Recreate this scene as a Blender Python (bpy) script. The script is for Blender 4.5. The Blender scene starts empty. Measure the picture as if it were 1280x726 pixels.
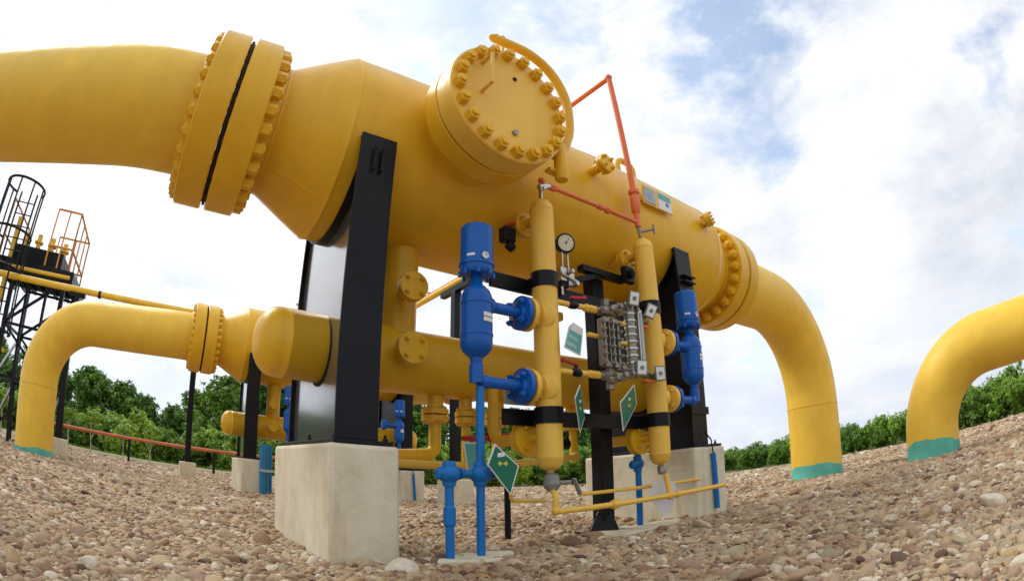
import bpy, math, random
import numpy as np
from mathutils import Vector, Matrix
from math import sin, cos, pi, radians, sqrt
random.seed(7); rng = np.random.default_rng(7)
scene = bpy.context.scene
COL = scene.collection

# ------------------------------------------------------------------ camera (diagonal fisheye, low on the gravel)
EYE = Vector((0.0, 0.0, 0.42))
YAW, PITCH, ROLL = radians(37.3), 0.3418, -0.0179
def to_world(v):                       # X right, Y forward, Z up (level camera axes) -> scene axes
    x, y, z = v
    return Vector((x*cos(YAW)+y*sin(YAW), -x*sin(YAW)+y*cos(YAW), z))
def cam_dir(vx, vy, vz):
    return to_world((vx, vz*cos(PITCH)-vy*sin(PITCH), vz*sin(PITCH)+vy*cos(PITCH)))
right = cam_dir(cos(ROLL), sin(ROLL), 0); up = cam_dir(-sin(ROLL), cos(ROLL), 0); fwd = cam_dir(0, 0, 1)
cd = bpy.data.cameras.new('camera'); cam = bpy.data.objects.new('camera', cd); COL.objects.link(cam)
m = Matrix.Identity(4)
for i in range(3):
    m[i][0], m[i][1], m[i][2], m[i][3] = right[i], up[i], -fwd[i], EYE[i]
cam.matrix_world = m
cd.type = 'PANO'; cd.clip_start = 0.02; cd.clip_end = 2000
cd.sensor_fit = 'HORIZONTAL'; cd.sensor_width = 36.0; cd.sensor_height = 36.0*580/1024
scene.render.engine = 'CYCLES'
def setp(k, v):
    for o in (cd, getattr(cd, 'cycles', None)):
        if o is not None:
            try:
                setattr(o, k, v); return
            except Exception: pass
    print('camera setting missing', k)
setp('panorama_type', 'FISHEYE_EQUISOLID'); setp('fisheye_lens', 36.0*675.3/1280); setp('fisheye_fov', radians(200))
scene.camera = cam
scene.render.resolution_x, scene.render.resolution_y = 1024, 580

# ------------------------------------------------------------------ sky, sun, exposure
SUN_AZ, SUN_EL = radians(-66), radians(48)     # measured from the viewing direction, to the left
sd = to_world((sin(SUN_AZ)*cos(SUN_EL), cos(SUN_AZ)*cos(SUN_EL), sin(SUN_EL)))
w = bpy.data.worlds.new('World'); scene.world = w; w.use_nodes = True
nt = w.node_tree; N = nt.nodes; L = nt.links
bg = N['Background']; bg.inputs['Strength'].default_value = 0.1
sky = N.new('ShaderNodeTexSky'); sky.sky_type = 'NISHITA'; sky.sun_disc = False
sky.sun_elevation = SUN_EL; sky.sun_rotation = math.atan2(sd.x, sd.y); sky.air_density = 1.0; sky.dust_density = 2.0
tc = N.new('ShaderNodeTexCoord')
sep = N.new('ShaderNodeSeparateXYZ'); L.new(tc.outputs['Generated'], sep.inputs[0])
def M_(op, a, b=None, c=None, tree=nt):
    n = tree.nodes.new('ShaderNodeMath'); n.operation = op
    for i, x in enumerate((a, b, c)):
        if x is None: continue
        if isinstance(x, (int, float)): n.inputs[i].default_value = x
        else: tree.links.new(x, n.inputs[i])
    return n.outputs[0]
zz = M_('ADD', M_('MAXIMUM', sep.outputs[2], 0.0), 0.16)
cx_ = M_('DIVIDE', sep.outputs[0], zz); cy_ = M_('DIVIDE', sep.outputs[1], zz)
comb = N.new('ShaderNodeCombineXYZ'); L.new(cx_, comb.inputs[0]); L.new(cy_, comb.inputs[1])
def noise(scale, det, rough, vec, off=0.0, dist=0.0):
    n = N.new('ShaderNodeTexNoise'); n.inputs['Scale'].default_value = scale; n.inputs['Detail'].default_value = det
    n.inputs['Roughness'].default_value = rough; n.inputs['Distortion'].default_value = dist
    mp = N.new('ShaderNodeMapping'); mp.inputs['Location'].default_value = (off, off*1.7, off*.3)
    L.new(vec, mp.inputs[0]); L.new(mp.outputs[0], n.inputs['Vector']); return n.outputs[0]
def ramp(fac, stops, tree=nt, interp='LINEAR'):
    r = tree.nodes.new('ShaderNodeValToRGB'); r.color_ramp.interpolation = interp
    e = r.color_ramp.elements
    while len(e) < len(stops): e.new(0.5)
    for k, (p, c) in enumerate(stops):
        e[k].position = p; e[k].color = c if len(c) == 4 else (*c, 1)
    tree.links.new(fac, r.inputs[0]); return r.outputs[0]
flat = N.new('ShaderNodeMapping'); flat.inputs['Scale'].default_value = (1.0, 1.0, 1.9); L.new(tc.outputs['Generated'], flat.inputs[0])
n1 = noise(3.4, 10, .60, flat.outputs[0], 3.1, .15)
n2 = noise(2.9, 11, .63, flat.outputs[0], 11.0, .12)
body = ramp(n2, [(0.34, (4.9, 5.3, 6.1)), (0.44, (5.9, 6.15, 6.6)), (0.51, (6.6, 6.75, 7.0)), (0.60, (7.3, 7.35, 7.5)), (0.74, (8.1, 8.1, 8.1))])
# brighter veil towards the sun, greyer flat layers low over the horizon
vs = N.new('ShaderNodeVectorMath'); vs.operation = 'DOT_PRODUCT'; L.new(tc.outputs['Generated'], vs.inputs[0]); vs.inputs[1].default_value = sd
glow = N.new('ShaderNodeMapRange'); glow.inputs['From Min'].default_value = -.3; glow.inputs['From Max'].default_value = 1.0
glow.inputs['To Min'].default_value = 1.0; glow.inputs['To Max'].default_value = 1.34; L.new(vs.outputs['Value'], glow.inputs['Value'])
low = N.new('ShaderNodeMapRange'); low.inputs['From Min'].default_value = .02; low.inputs['From Max'].default_value = .32
low.inputs['To Min'].default_value = 1.0; low.inputs['To Max'].default_value = 0.0; L.new(sep.outputs[2], low.inputs['Value'])
n3 = noise(.9, 7, .6, comb.outputs[0], 27.0, .3)
lowf = M_('MULTIPLY', low.outputs[0], ramp(n3, [(.40, (.25, .25, .25)), (.60, (.95, .95, .95))]))
lm = N.new('ShaderNodeMix'); lm.data_type = 'RGBA'; L.new(lowf, lm.inputs[0]); L.new(body, lm.inputs[6]); lm.inputs[7].default_value = (5.4, 6.0, 7.1, 1)
gm = N.new('ShaderNodeVectorMath'); gm.operation = 'SCALE'; L.new(lm.outputs[2], gm.inputs[0]); L.new(glow.outputs[0], gm.inputs['Scale'])
body = gm.outputs[0]
# gaps in the cloud: where the photograph shows blue
def toward(dx, dy, dz, lo, k):
    vm = N.new('ShaderNodeVectorMath'); vm.operation = 'DOT_PRODUCT'; L.new(tc.outputs['Generated'], vm.inputs[0]); vm.inputs[1].default_value = to_world((dx, dy, dz)).normalized()
    nr = N.new('ShaderNodeMapRange'); nr.inputs['From Min'].default_value = lo; nr.inputs['To Min'].default_value = 0.0; nr.inputs['To Max'].default_value = k
    nr.inputs['From Max'].default_value = 1.0; L.new(vm.outputs['Value'], nr.inputs['Value']); return nr.outputs[0]
gapv = M_('ADD', M_('ADD', n1, toward(.24, .62, .75, .90, .19)), toward(-.20, .60, .77, .97, .20))
gap = ramp(gapv, [(0.56, (0, 0, 0)), (0.72, (.80, .80, .80))])
mixs = N.new('ShaderNodeMix'); mixs.data_type = 'RGBA'; mixs.blend_type = 'MULTIPLY'; mixs.inputs[0].default_value = 1
L.new(sky.outputs[0], mixs.inputs[6]); mixs.inputs[7].default_value = (2.2, 2.2, 2.1, 1)
mx = N.new('ShaderNodeMix'); mx.data_type = 'RGBA'
L.new(gap, mx.inputs[0]); L.new(body, mx.inputs[6]); L.new(mixs.outputs[2], mx.inputs[7])
L.new(mx.outputs[2], bg.inputs['Color'])

sl = bpy.data.lights.new('sun', 'SUN'); so = bpy.data.objects.new('sun', sl); COL.objects.link(so)
sl.energy = 1.5; sl.angle = radians(24); sl.color = (1.0, .95, .86)
so.rotation_euler = sd.to_track_quat('Z', 'Y').to_euler()
scene.view_settings.view_transform = 'Standard'; scene.view_settings.look = 'None'
scene.view_settings.exposure = 0.4; scene.view_settings.gamma = 1.0; scene.view_settings.use_curve_mapping = False
scene.cycles.max_bounces = 6; scene.cycles.diffuse_bounces = 3; scene.cycles.glossy_bounces = 3
scene.cycles.use_denoising = True

# ------------------------------------------------------------------ materials
def new_mat(name):
    mt = bpy.data.materials.new(name); mt.use_nodes = True
    return mt, mt.node_tree, mt.node_tree.nodes['Principled BSDF']
def nnode(tree, scale, det=4, rough=.55, coord='Object', sc=None):
    t = tree.nodes.new('ShaderNodeTexCoord'); n = tree.nodes.new('ShaderNodeTexNoise')
    n.inputs['Scale'].default_value = scale; n.inputs['Detail'].default_value = det; n.inputs['Roughness'].default_value = rough
    if sc:
        mp = tree.nodes.new('ShaderNodeMapping'); mp.inputs['Scale'].default_value = sc
        tree.links.new(t.outputs[coord], mp.inputs[0]); tree.links.new(mp.outputs[0], n.inputs['Vector'])
    else: tree.links.new(t.outputs[coord], n.inputs['Vector'])
    return n.outputs[0]
def bumpn(tree, b, h, strength, dist):
    n = tree.nodes.new('ShaderNodeBump'); n.inputs['Strength'].default_value = strength; n.inputs['Distance'].default_value = dist
    tree.links.new(h, n.inputs['Height']); tree.links.new(n.outputs[0], b.inputs['Normal'])
def mul(c, k): return tuple(min(1, x*k) for x in c)
def paint(name, c, rough=.35, coat=0.0, var=.10, wear=None, metallic=0.0, ior=1.5, bump=.15, spec=.35, streak=0.0):
    mt, t, b = new_mat(name)
    n = nnode(t, 3.0, 6, .6)
    stops = [(0.30, mul(c, 1-var)), (0.70, mul(c, 1+var*.6))]
    col = ramp(n, stops, t)
    if wear:
        f = ramp(nnode(t, 26, 8, .7), [(0.66, (0, 0, 0)), (0.74, (1, 1, 1))], t)
        mm = t.nodes.new('ShaderNodeMix'); mm.data_type = 'RGBA'
        fm = M_('MULTIPLY', f, .55, tree=t)
        t.links.new(fm, mm.inputs[0]); t.links.new(col, mm.inputs[6]); mm.inputs[7].default_value = (*wear, 1); col = mm.outputs[2]
    if streak:
        sk = ramp(nnode(t, 9, 6, .62, sc=(1, 1, .10)), [(.48, (0, 0, 0)), (.72, (1, 1, 1))], t)
        m3 = t.nodes.new('ShaderNodeMix'); m3.data_type = 'RGBA'
        t.links.new(M_('MULTIPLY', sk, streak, tree=t), m3.inputs[0]); t.links.new(col, m3.inputs[6]); m3.inputs[7].default_value = (c[0]*.66, c[1]*.56, c[2]*.9, 1); col = m3.outputs[2]
    t.links.new(col, b.inputs['Base Color']); b.inputs['Specular IOR Level'].default_value = spec
    r = ramp(nnode(t, 9, 5, .6), [(0.3, (rough*.8,)*3), (0.7, (min(1, rough*1.3),)*3)], t)
    t.links.new(r, b.inputs['Roughness'])
    b.inputs['Metallic'].default_value = metallic; b.inputs['IOR'].default_value = ior
    b.inputs['Coat Weight'].default_value = coat; b.inputs['Coat Roughness'].default_value = .12
    if bump: bumpn(t, b, nnode(t, 60, 3, .5), bump, .0015)
    return mt
YEL = (.80, .465, .022)
YELLOW = paint('yellow_gloss_paint', YEL, .33, 0, .10, wear=(.50, .25, .02), streak=.22)
YELLOW_T = paint('yellow_tube_paint', (.84, .52, .075), .38, 0, .08, wear=(.5, .28, .04), streak=.2)
YELLOW_P = paint('yellow_pipe_paint', (.87, .56, .06), .44, 0, .09, wear=(.60, .36, .06), streak=.16)
BLUE = paint('blue_gloss_paint', (.001, .105, .45), .34, 0, .14, wear=(.02, .07, .22), streak=.35)
BLUE2 = paint('blue_pipe_paint', (.002, .16, .48), .38, 0, .14, wear=(.06, .16, .28), streak=.3)
LBLUE = paint('light_blue_paint', (.03, .22, .42), .5)
BLACK = paint('black_steel_paint', (.008, .009, .0125), .36, 0, .25, ior=1.42, spec=.25, wear=(.05, .035, .025), streak=.0)
GLOSSB = paint('black_glossy_plate', (.09, .093, .10), .15, .9, .2, ior=2.6, bump=.04)
GLOSSB.node_tree.nodes['Principled BSDF'].inputs['Coat IOR'].default_value = 2.4
ORANGE = paint('faded_orange_paint', (.80, .19, .065), .45, 0, .12)
RED = paint('red_plastic', (.45, .02, .03), .35)
MAGENTA = paint('red_handle', (.55, .02, .06), .35)
STEEL = paint('stainless_steel', (.55, .54, .51), .28, 0, .15, metallic=.9)
DSTEEL = paint('dull_steel', (.30, .27, .23), .45, 0, .35, metallic=.6)
GREYV = paint('grey_cast_valve', (.22, .22, .20), .5, 0, .3)
TEAL = paint('teal_wrap', (.13, .52, .42), .7, 0, .30, wear=(.60, .50, .16))
WHITE = paint('white_label', (.75, .76, .74), .5, 0, .05)
GREEN = paint('green_tag', (.005, .16, .095), .4, 0, .15)
PTEAL = paint('pale_teal_plate', (.12, .42, .40), .4, 0, .12)
TAGY = paint('tag_yellow', (.70, .62, .08), .5)
DIAL = paint('dial_face', (.72, .68, .55), .4)
GREYP = paint('grey_plate', (.38, .44, .46), .4)
GALV = paint('galvanised', (.40, .43, .46), .4, 0, .2, metallic=.4)
RUST = paint('rusty_rail_paint', (.52, .15, .055), .6, 0, .25)
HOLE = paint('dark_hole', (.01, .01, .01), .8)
PLASTIC = paint('clear_white_sheet', (.80, .80, .84), .4)
PLASTIC.node_tree.nodes['Principled BSDF'].inputs['Alpha'].default_value = .72
GASKET = paint('dark_gasket', (.03, .022, .012), .8)

def concrete():
    mt, t, b = new_mat('cream_concrete')
    c1 = ramp(nnode(t, 5, 9, .65), [(.28, (.55, .49, .35)), (.5, (.67, .61, .455)), (.75, (.74, .69, .54))], t)
    st = ramp(nnode(t, 5.0, 5, .6, sc=(1.6, 1.6, .22)), [(.54, (0, 0, 0)), (.72, (1, 1, 1))], t)
    mm = t.nodes.new('ShaderNodeMix'); mm.data_type = 'RGBA'
    t.links.new(M_('MULTIPLY', st, .5, tree=t), mm.inputs[0]); t.links.new(c1, mm.inputs[6]); mm.inputs[7].default_value = (.50, .32, .14, 1)
    sp = ramp(nnode(t, 60, 5, .7), [(.36, (.30, .27, .22)), (.45, (1, 1, 1))], t)
    m2 = t.nodes.new('ShaderNodeMix'); m2.data_type = 'RGBA'; m2.blend_type = 'MULTIPLY'; m2.inputs[0].default_value = .16
    t.links.new(mm.outputs[2], m2.inputs[6]); t.links.new(sp, m2.inputs[7])
    t.links.new(m2.outputs[2], b.inputs['Base Color']); b.inputs['Roughness'].default_value = .85
    bumpn(t, b, nnode(t, 22, 9, .75), .6, .006)
    return mt
CONC = concrete()
def leafmat(name, a, c, d):
    mt, t, b = new_mat(name)
    g = t.nodes.new('ShaderNodeNewGeometry')
    col = ramp(g.outputs['Random Per Island'], [(0, a), (.5, c), (1, d)], t)
    n = ramp(nnode(t, .9, 3, .5), [(.35, (.6, .65, .6)), (.65, (1.25, 1.2, 1.1))], t)
    mm = t.nodes.new('ShaderNodeMix'); mm.data_type = 'RGBA'; mm.blend_type = 'MULTIPLY'; mm.inputs[0].default_value = 1
    t.links.new(col, mm.inputs[6]); t.links.new(n, mm.inputs[7])
    oi_ = t.nodes.new('ShaderNodeObjectInfo'); hv = ramp(oi_.outputs['Random'], [(0, (.72, .80, .8)), (.35, (1.0, 1.0, 1.0)), (.65, (1.25, 1.08, .8)), (1, (.85, 1.0, .9))], t)
    m5 = t.nodes.new('ShaderNodeMix'); m5.data_type = 'RGBA'; m5.blend_type = 'MULTIPLY'; m5.inputs[0].default_value = 1
    t.links.new(mm.outputs[2], m5.inputs[6]); t.links.new(hv, m5.inputs[7]); mm = m5
    t.links.new(mm.outputs[2], b.inputs['Base Color']); b.inputs['Roughness'].default_value = .55
    tr = t.nodes.new('ShaderNodeBsdfTranslucent'); t.links.new(mm.outputs[2], tr.inputs[0])
    ms = t.nodes.new('ShaderNodeMixShader'); ms.inputs[0].default_value = .35
    t.links.new(b.outputs[0], ms.inputs[1]); t.links.new(tr.outputs[0], ms.inputs[2])
    t.links.new(ms.outputs[0], t.nodes['Material Output'].inputs['Surface'])
    return mt
LEAF_D = leafmat('tree_leaves', (.04, .13, .018), (.115, .28, .036), (.28, .48, .07))
LEAF_M = leafmat('tree_leaves_bright', (.06, .17, .022), (.15, .32, .04), (.30, .48, .08))
LEAF_B = leafmat('bush_leaves', (.09, .22, .025), (.23, .43, .05), (.44, .62, .11))
LEAF_Y = leafmat('sapling_leaves', (.16, .34, .03), (.28, .48, .05), (.42, .58, .10))
BARK = paint('bark', (.10, .075, .05), .9, 0, .3)
PALEBARK = paint('pale_stem', (.42, .40, .28), .8, 0, .2)

# ------------------------------------------------------------------ mesh helpers
def basis(d):
    d = Vector(d).normalized()
    a = Vector((0, 0, 1)) if abs(d.z) < .9 else Vector((1, 0, 0))
    x = a.cross(d).normalized(); y = d.cross(x).normalized()
    return x, y, d
class MB:
    def __init__(s): s.v = []; s.f = []
    def ring(s, c, x, y, r, n):
        i = len(s.v)
        for k in range(n):
            a = 2*pi*k/n; s.v.append(c + x*(r*cos(a)) + y*(r*sin(a)))
        return i
    def bridge(s, i, j, n):
        for k in range(n): s.f.append((i+k, i+(k+1) % n, j+(k+1) % n, j+k))
    def lathe(s, p, d, prof, n=32, cap=(True, True)):
        p = Vector(p); x, y, d = basis(d); rings = []
        for t, r in prof: rings.append(s.ring(p+d*t, x, y, max(r, 1e-5), n))
        for a, b in zip(rings, rings[1:]): s.bridge(a, b, n)
        if cap[0]: s.f.append(tuple(rings[0]+k for k in reversed(range(n))))
        if cap[1]: s.f.append(tuple(rings[-1]+k for k in range(n)))
        return s
    def cyl(s, a, b, r, r2=None, n=20):
        a = Vector(a); b = Vector(b); return s.lathe(a, b-a, [(0, r), ((b-a).length, r if r2 is None else r2)], n)
    def tube(s, pts, r, n=16, fillet=0.0, steps=8):
        pts = [Vector(q) for q in pts]
        if fillet:
            out = [pts[0]]
            for a, b, c in zip(pts, pts[1:], pts[2:]):
                u = (a-b).normalized(); v = (c-b).normalized(); ang = u.angle(v)
                if ang > 3.1: out.append(b); continue
                dd = min(fillet/math.tan(ang/2), (a-b).length*.98, (c-b).length*.98)
                R_ = dd*math.tan(ang/2)
                ctr = b+(u+v).normalized()*(R_/sin(ang/2)); s0 = b+u*dd-ctr; s1 = b+v*dd-ctr
                tot = s0.angle(s1)
                for k in range(steps+1):
                    q = k/steps; out.append(ctr+(s0*sin((1-q)*tot)+s1*sin(q*tot))/sin(tot))
            out.append(pts[-1]); pts = out
        pts2 = [pts[0]]
        for q in pts[1:]:
            if (q-pts2[-1]).length > 1e-5: pts2.append(q)
        pts = pts2
        d0 = (pts[1]-pts[0]).normalized(); x, y, _ = basis(d0); rings = []
        for i, q in enumerate(pts):
            a = pts[max(0, i-1)]; b = pts[min(len(pts)-1, i+1)]; d = (b-a).normalized()
            rot = d0.rotation_difference(d); x = rot @ x; y = rot @ y; d0 = d
            rings.append(s.ring(q, x, y, r, n))
        for a, b in zip(rings, rings[1:]): s.bridge(a, b, n)
        s.f.append(tuple(rings[0]+k for k in reversed(range(n)))); s.f.append(tuple(rings[-1]+k for k in range(n)))
        return s
    def box(s, c, sz, rz=0.0, M=None):
        i = len(s.v); c = Vector(c); hx, hy, hz = sz[0]/2, sz[1]/2, sz[2]/2
        R_ = Matrix.Rotation(rz, 3, 'Z') if M is None else M
        for a in (-hx, hx):
            for b in (-hy, hy):
                for d in (-hz, hz): s.v.append(c + R_ @ Vector((a, b, d)))
        for q in ((0, 1, 3, 2), (4, 6, 7, 5), (0, 4, 5, 1), (2, 3, 7, 6), (0, 2, 6, 4), (1, 5, 7, 3)): s.f.append(tuple(i+k for k in q))
        return s
    def b2(s, lo, hi): return s.box([(a+b)/2 for a, b in zip(lo, hi)], [b-a for a, b in zip(lo, hi)])
    def bar(s, a, b, w_, h_=None):
        a = Vector(a); b = Vector(b); x, y, d = basis(b-a); M = Matrix((x, y, d)).transposed()
        return s.box((a+b)/2, (w_, h_ or w_, (b-a).length), M=M)
    def sphere(s, c, r, n=20, sc=(1, 1, 1)):
        prof = [(-cos(pi*k/(n//2)), sin(pi*k/(n//2))) for k in range(n//2+1)]
        i0 = len(s.v); s.lathe((0, 0, 0), (0, 0, 1), prof, n, cap=(False, False))
        for k in range(i0, len(s.v)):
            v = s.v[k]; s.v[k] = Vector(c) + Vector((v.x*r*sc[0], v.y*r*sc[1], v.z*r*sc[2]))
        return s
    def prism(s, poly, d):                       # planar polygon (world points) extruded along d
        i = len(s.v); n = len(poly); d = Vector(d)
        for q in poly: s.v.append(Vector(q))
        for q in poly: s.v.append(Vector(q)+d)
        s.f.append(tuple(i+k for k in range(n))); s.f.append(tuple(i+n+k for k in reversed(range(n))))
        for k in range(n): s.f.append((i+(k+1) % n, i+k, i+n+k, i+n+(k+1) % n))
        return s
    def nut(s, p, d, r=.03, h=.05, stud=.02):    # hexagon nut with its stud end
        d = Vector(d).normalized(); p = Vector(p)
        s.lathe(p, d, [(0, r), (h*.93, r), (h, r*.93)], 6)
        if stud: s.lathe(p+d*h*.9, d, [(0, r*.55), (stud*.9+h*.1, r*.55), (stud+h*.1, r*.5)], 12)
        return s
WLOC = {}
def fix_normals(me):
    import bmesh
    bm = bmesh.new(); bm.from_mesh(me); bmesh.ops.recalc_face_normals(bm, faces=bm.faces); bm.to_mesh(me); bm.free()
def wl(o):
    v = Vector((0, 0, 0))
    while o is not None: v = v + o.location; o = o.parent
    return v
def build(name, mb, mat, parent=None, smooth=34, bevel=0, label=None, loc=None):
    me = bpy.data.meshes.new(name)
    base = wl(parent) if parent is not None else Vector((0, 0, 0))
    off = base + (Vector(loc) if loc is not None else Vector((0, 0, 0)))
    me.from_pydata([tuple(q-off) for q in mb.v], [], mb.f)
    fix_normals(me)
    me.polygons.foreach_set('use_smooth', [True]*len(me.polygons))
    me.set_sharp_from_angle(angle=radians(smooth))
    me.materials.append(mat)
    o = bpy.data.objects.new(name, me); COL.objects.link(o)
    if parent is not None: o.parent = parent
    if loc is not None: o.location = loc
    if bevel:
        bv = o.modifiers.new('bevel', 'BEVEL'); bv.width = bevel; bv.segments = 3; bv.limit_method = 'ANGLE'; bv.angle_limit = radians(40)
    if label: o['label'] = label
    return o
def tag(o, label, cat, group=None):
    o['label'] = label; o['category'] = cat
    if group: o['group'] = group
    return o
def thing(name, label, cat, loc=(0, 0, 0), group=None):
    o = bpy.data.objects.new(name, None); COL.objects.link(o); o.location = loc; o.empty_display_size = .1
    return tag(o, label, cat, group)
def copy_tree(o, parent=None, d=None):
    c = o.copy(); COL.objects.link(c); c.parent = parent
    if d is not None: c.location = o.location + d
    for ch in list(o.children): copy_tree(ch, c)
    return c
def bolts(parent, p, d, R_, n, r, h, stud, mat, phase=0.0, name='bolt', back=None):
    """n bolts round the axis p,d: each a mesh of its own (they share one mesh) under its flange"""
    x, y, d = basis(d); p = Vector(p)
    mb = MB(); mb.nut((0, 0, 0), d, r, h, stud)
    if back:                                      # shank through the gap and nut on the far side
        mb.lathe((0, 0, 0), -d, [(0, r*.5), (back, r*.5)], 10); mb.nut(-d*back, -d, r, h, stud)
    me = None; pw = wl(parent)
    for k in range(n):
        a = 2*pi*(k+phase)/n; q = p + x*(R_*cos(a)) + y*(R_*sin(a))
        if me is None:
            o = build(name, mb, mat, None); me = o.data
        else:
            o = bpy.data.objects.new(name, me); COL.objects.link(o)
        o.parent = parent; o.location = q - pw
def structure(o): o['kind'] = 'structure'; return o

# ------------------------------------------------------------------ ground
def gz(x, y):                                     # the yard falls a little towards the far side
    t = min(1, max(0, (y-4.5)/9)); t = t*t*(3-2*t)
    return -.13*t
def gmat():
    mt, t, b = new_mat('gravel_bed')
    tc_ = t.nodes.new('ShaderNodeTexCoord')
    v = t.nodes.new('ShaderNodeTexVoronoi'); v.inputs['Scale'].default_value = 26; t.links.new(tc_.outputs['Object'], v.inputs['Vector'])
    s3 = t.nodes.new('ShaderNodeSeparateColor'); t.links.new(v.outputs['Color'], s3.inputs[0])
    c = ramp(s3.outputs[0], [(0, (.12, .08, .055)), (.35, (.24, .165, .11)), (.7, (.36, .27, .18)), (1, (.48, .39, .27))], t)
    t.links.new(c, b.inputs['Base Color']); b.inputs['Roughness'].default_value = .9
    bumpn(t, b, v.outputs['Distance'], -.8, .02)
    return mt
gb = MB()
xs = [-400, -60, -30] + list(np.arange(-20, 26, 1.0)) + [40, 400]; ys = [-400, -30, -10] + list(np.arange(-5, 22, 1.0)) + [60, 400]
for yy in ys:
    for xx in xs: gb.v.append(Vector((xx, yy, gz(xx, yy)-.012)))
nx = len(xs)
for j in range(len(ys)-1):
    for i in range(nx-1): gb.f.append((j*nx+i, j*nx+i+1, (j+1)*nx+i+1, (j+1)*nx+i))
structure(build('ground', gb, gmat(), smooth=180))
def soil():
    mt, t, b = new_mat('soil_and_grass')
    c = ramp(nnode(t, 1.6, 8, .7), [(.32, (.05, .045, .025)), (.48, (.10, .11, .035)), (.62, (.07, .12, .025)), (.8, (.20, .17, .09))], t)
    t.links.new(c, b.inputs['Base Color']); b.inputs['Roughness'].default_value = 1; return mt
SOIL = soil()
q = MB(); q.v = [Vector(p) for p in ((-400, 21, -.12), (17.6, 21, -.12), (400, 21, -.12), (400, 400, -.12), (-400, 400, -.12))]; q.f = [(0, 1, 2, 3, 4)]
structure(build('field', q, SOIL))
q = MB(); ysv = [-60, 0] + [4.5+.9*i for i in range(19)] + [21.1]
for y_ in ysv:
    for x_ in (16.95, 400): q.v.append(Vector((x_, y_, gz(0, y_)+.016)))
q.f = [(2*i, 2*i+1, 2*i+3, 2*i+2) for i in range(len(ysv)-1)]
structure(build('verge', q, SOIL))

# pebbles: real stones scattered over the yard (geometry nodes), one mass nobody could count
def pebble_points():
    P = []; S = []
    def band(r0, r1, dens, mean):
        area = radians(150)/2*(r1*r1-r0*r0); n = int(area*dens)
        r = np.sqrt(rng.uniform(r0*r0, r1*r1, n)); a = rng.uniform(radians(-75), radians(75), n)
        X = r*np.sin(a); Y = r*np.cos(a)
        x = X*cos(YAW)+Y*sin(YAW); y = -X*sin(YAW)+Y*cos(YAW)
        s = mean*np.exp(rng.normal(0, .36, n)); s = np.clip(s, mean*.45, mean*2.3)
        z = np.array([gz(0, v) for v in y]) + s*rng.uniform(-.22, .22, n) - .012
        keep = (y < 20.6) & ~((x > 16.9) & (y < 21))
        P.append(np.stack([x, y, z], 1)[keep]); S.append(s[keep])
    band(.55, 3.2, 3900, .0215); band(.55, 3.2, 190, .037); band(.55, 3.2, 16, .055); band(3.2, 6.5, 2100, .029); band(3.2, 6.5, 90, .045)
    band(6.5, 11, 900, .040); band(11, 24, 250, .062)
    return np.concatenate(P), np.concatenate(S)
P, S = pebble_points()
me = bpy.data.meshes.new('gravel'); me.vertices.add(len(P)); me.vertices.foreach_set('co', P.astype(np.float32).ravel())
at = me.attributes.new('scl', 'FLOAT_VECTOR', 'POINT')
sc3 = np.stack([S*rng.uniform(.85, 1.3, len(S)), S*rng.uniform(.65, 1.0, len(S)), S*rng.uniform(.42, .78, len(S))], 1)*.56
at.data.foreach_set('vector', sc3.astype(np.float32).ravel())
at = me.attributes.new('rot', 'FLOAT_VECTOR', 'POINT')
ro = np.stack([rng.normal(0, .30, len(S)), rng.normal(0, .30, len(S)), rng.uniform(0, 6.28, len(S))], 1)
at.data.foreach_set('vector', ro.astype(np.float32).ravel())
at = me.attributes.new('idx', 'INT', 'POINT'); at.data.foreach_set('value', rng.integers(0, 7, len(S)).astype(np.int32))
gravel = bpy.data.objects.new('gravel', me); COL.objects.link(gravel); gravel['kind'] = 'stuff'
gravel['label'] = 'rounded tan and mauve river pebbles covering the yard'
mt, t, b = new_mat('pebble')
oi = t.nodes.new('ShaderNodeObjectInfo')
c = ramp(oi.outputs['Random'], [(0, (.12, .075, .05)), (.06, (.26, .15, .105)), (.18, (.41, .285, .175)), (.34, (.53, .405, .245)), (.46, (.40, .265, .20)),
    (.57, (.56, .45, .285)), (.68, (.36, .32, .21)), (.78, (.60, .50, .335)), (.86, (.52, .33, .15)), (.93, (.66, .58, .43)), (1, (.80, .76, .65))], t)
vv = ramp(nnode(t, 2.2, 6, .65), [(.3, (.72, .70, .68)), (.7, (1.12, 1.1, 1.08))], t)
mm = t.nodes.new('ShaderNodeMix'); mm.data_type = 'RGBA'; mm.blend_type = 'MULTIPLY'; mm.inputs[0].default_value = 1
t.links.new(c, mm.inputs[6]); t.links.new(vv, mm.inputs[7])
# broad patches of dustier and browner stones over the yard
geo = t.nodes.new('ShaderNodeNewGeometry'); pn = t.nodes.new('ShaderNodeTexNoise'); pn.inputs['Scale'].default_value = .9; pn.inputs['Detail'].default_value = 5
t.links.new(geo.outputs['Position'], pn.inputs['Vector'])
pc_ = ramp(pn.outputs[0], [(.36, (.76, .70, .62)), (.50, (.93, .90, .86)), (.64, (1, .99, .97))], t)
m7 = t.nodes.new('ShaderNodeMix'); m7.data_type = 'RGBA'; m7.blend_type = 'MULTIPLY'; m7.inputs[0].default_value = 1
t.links.new(mm.outputs[2], m7.inputs[6]); t.links.new(pc_, m7.inputs[7]); t.links.new(m7.outputs[2], b.inputs['Base Color'])
b.inputs['Roughness'].default_value = .78
bumpn(t, b, nnode(t, 7, 5, .6), .25, .05)
PEB = mt
ng = bpy.data.node_groups.new('scatter', 'GeometryNodeTree')
ng.interface.new_socket('Geometry', in_out='INPUT', socket_type='NodeSocketGeometry'); ng.interface.new_socket('Geometry', in_out='OUTPUT', socket_type='NodeSocketGeometry')
gi = ng.nodes.new('NodeGroupInput'); go = ng.nodes.new('NodeGroupOutput')
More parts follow.
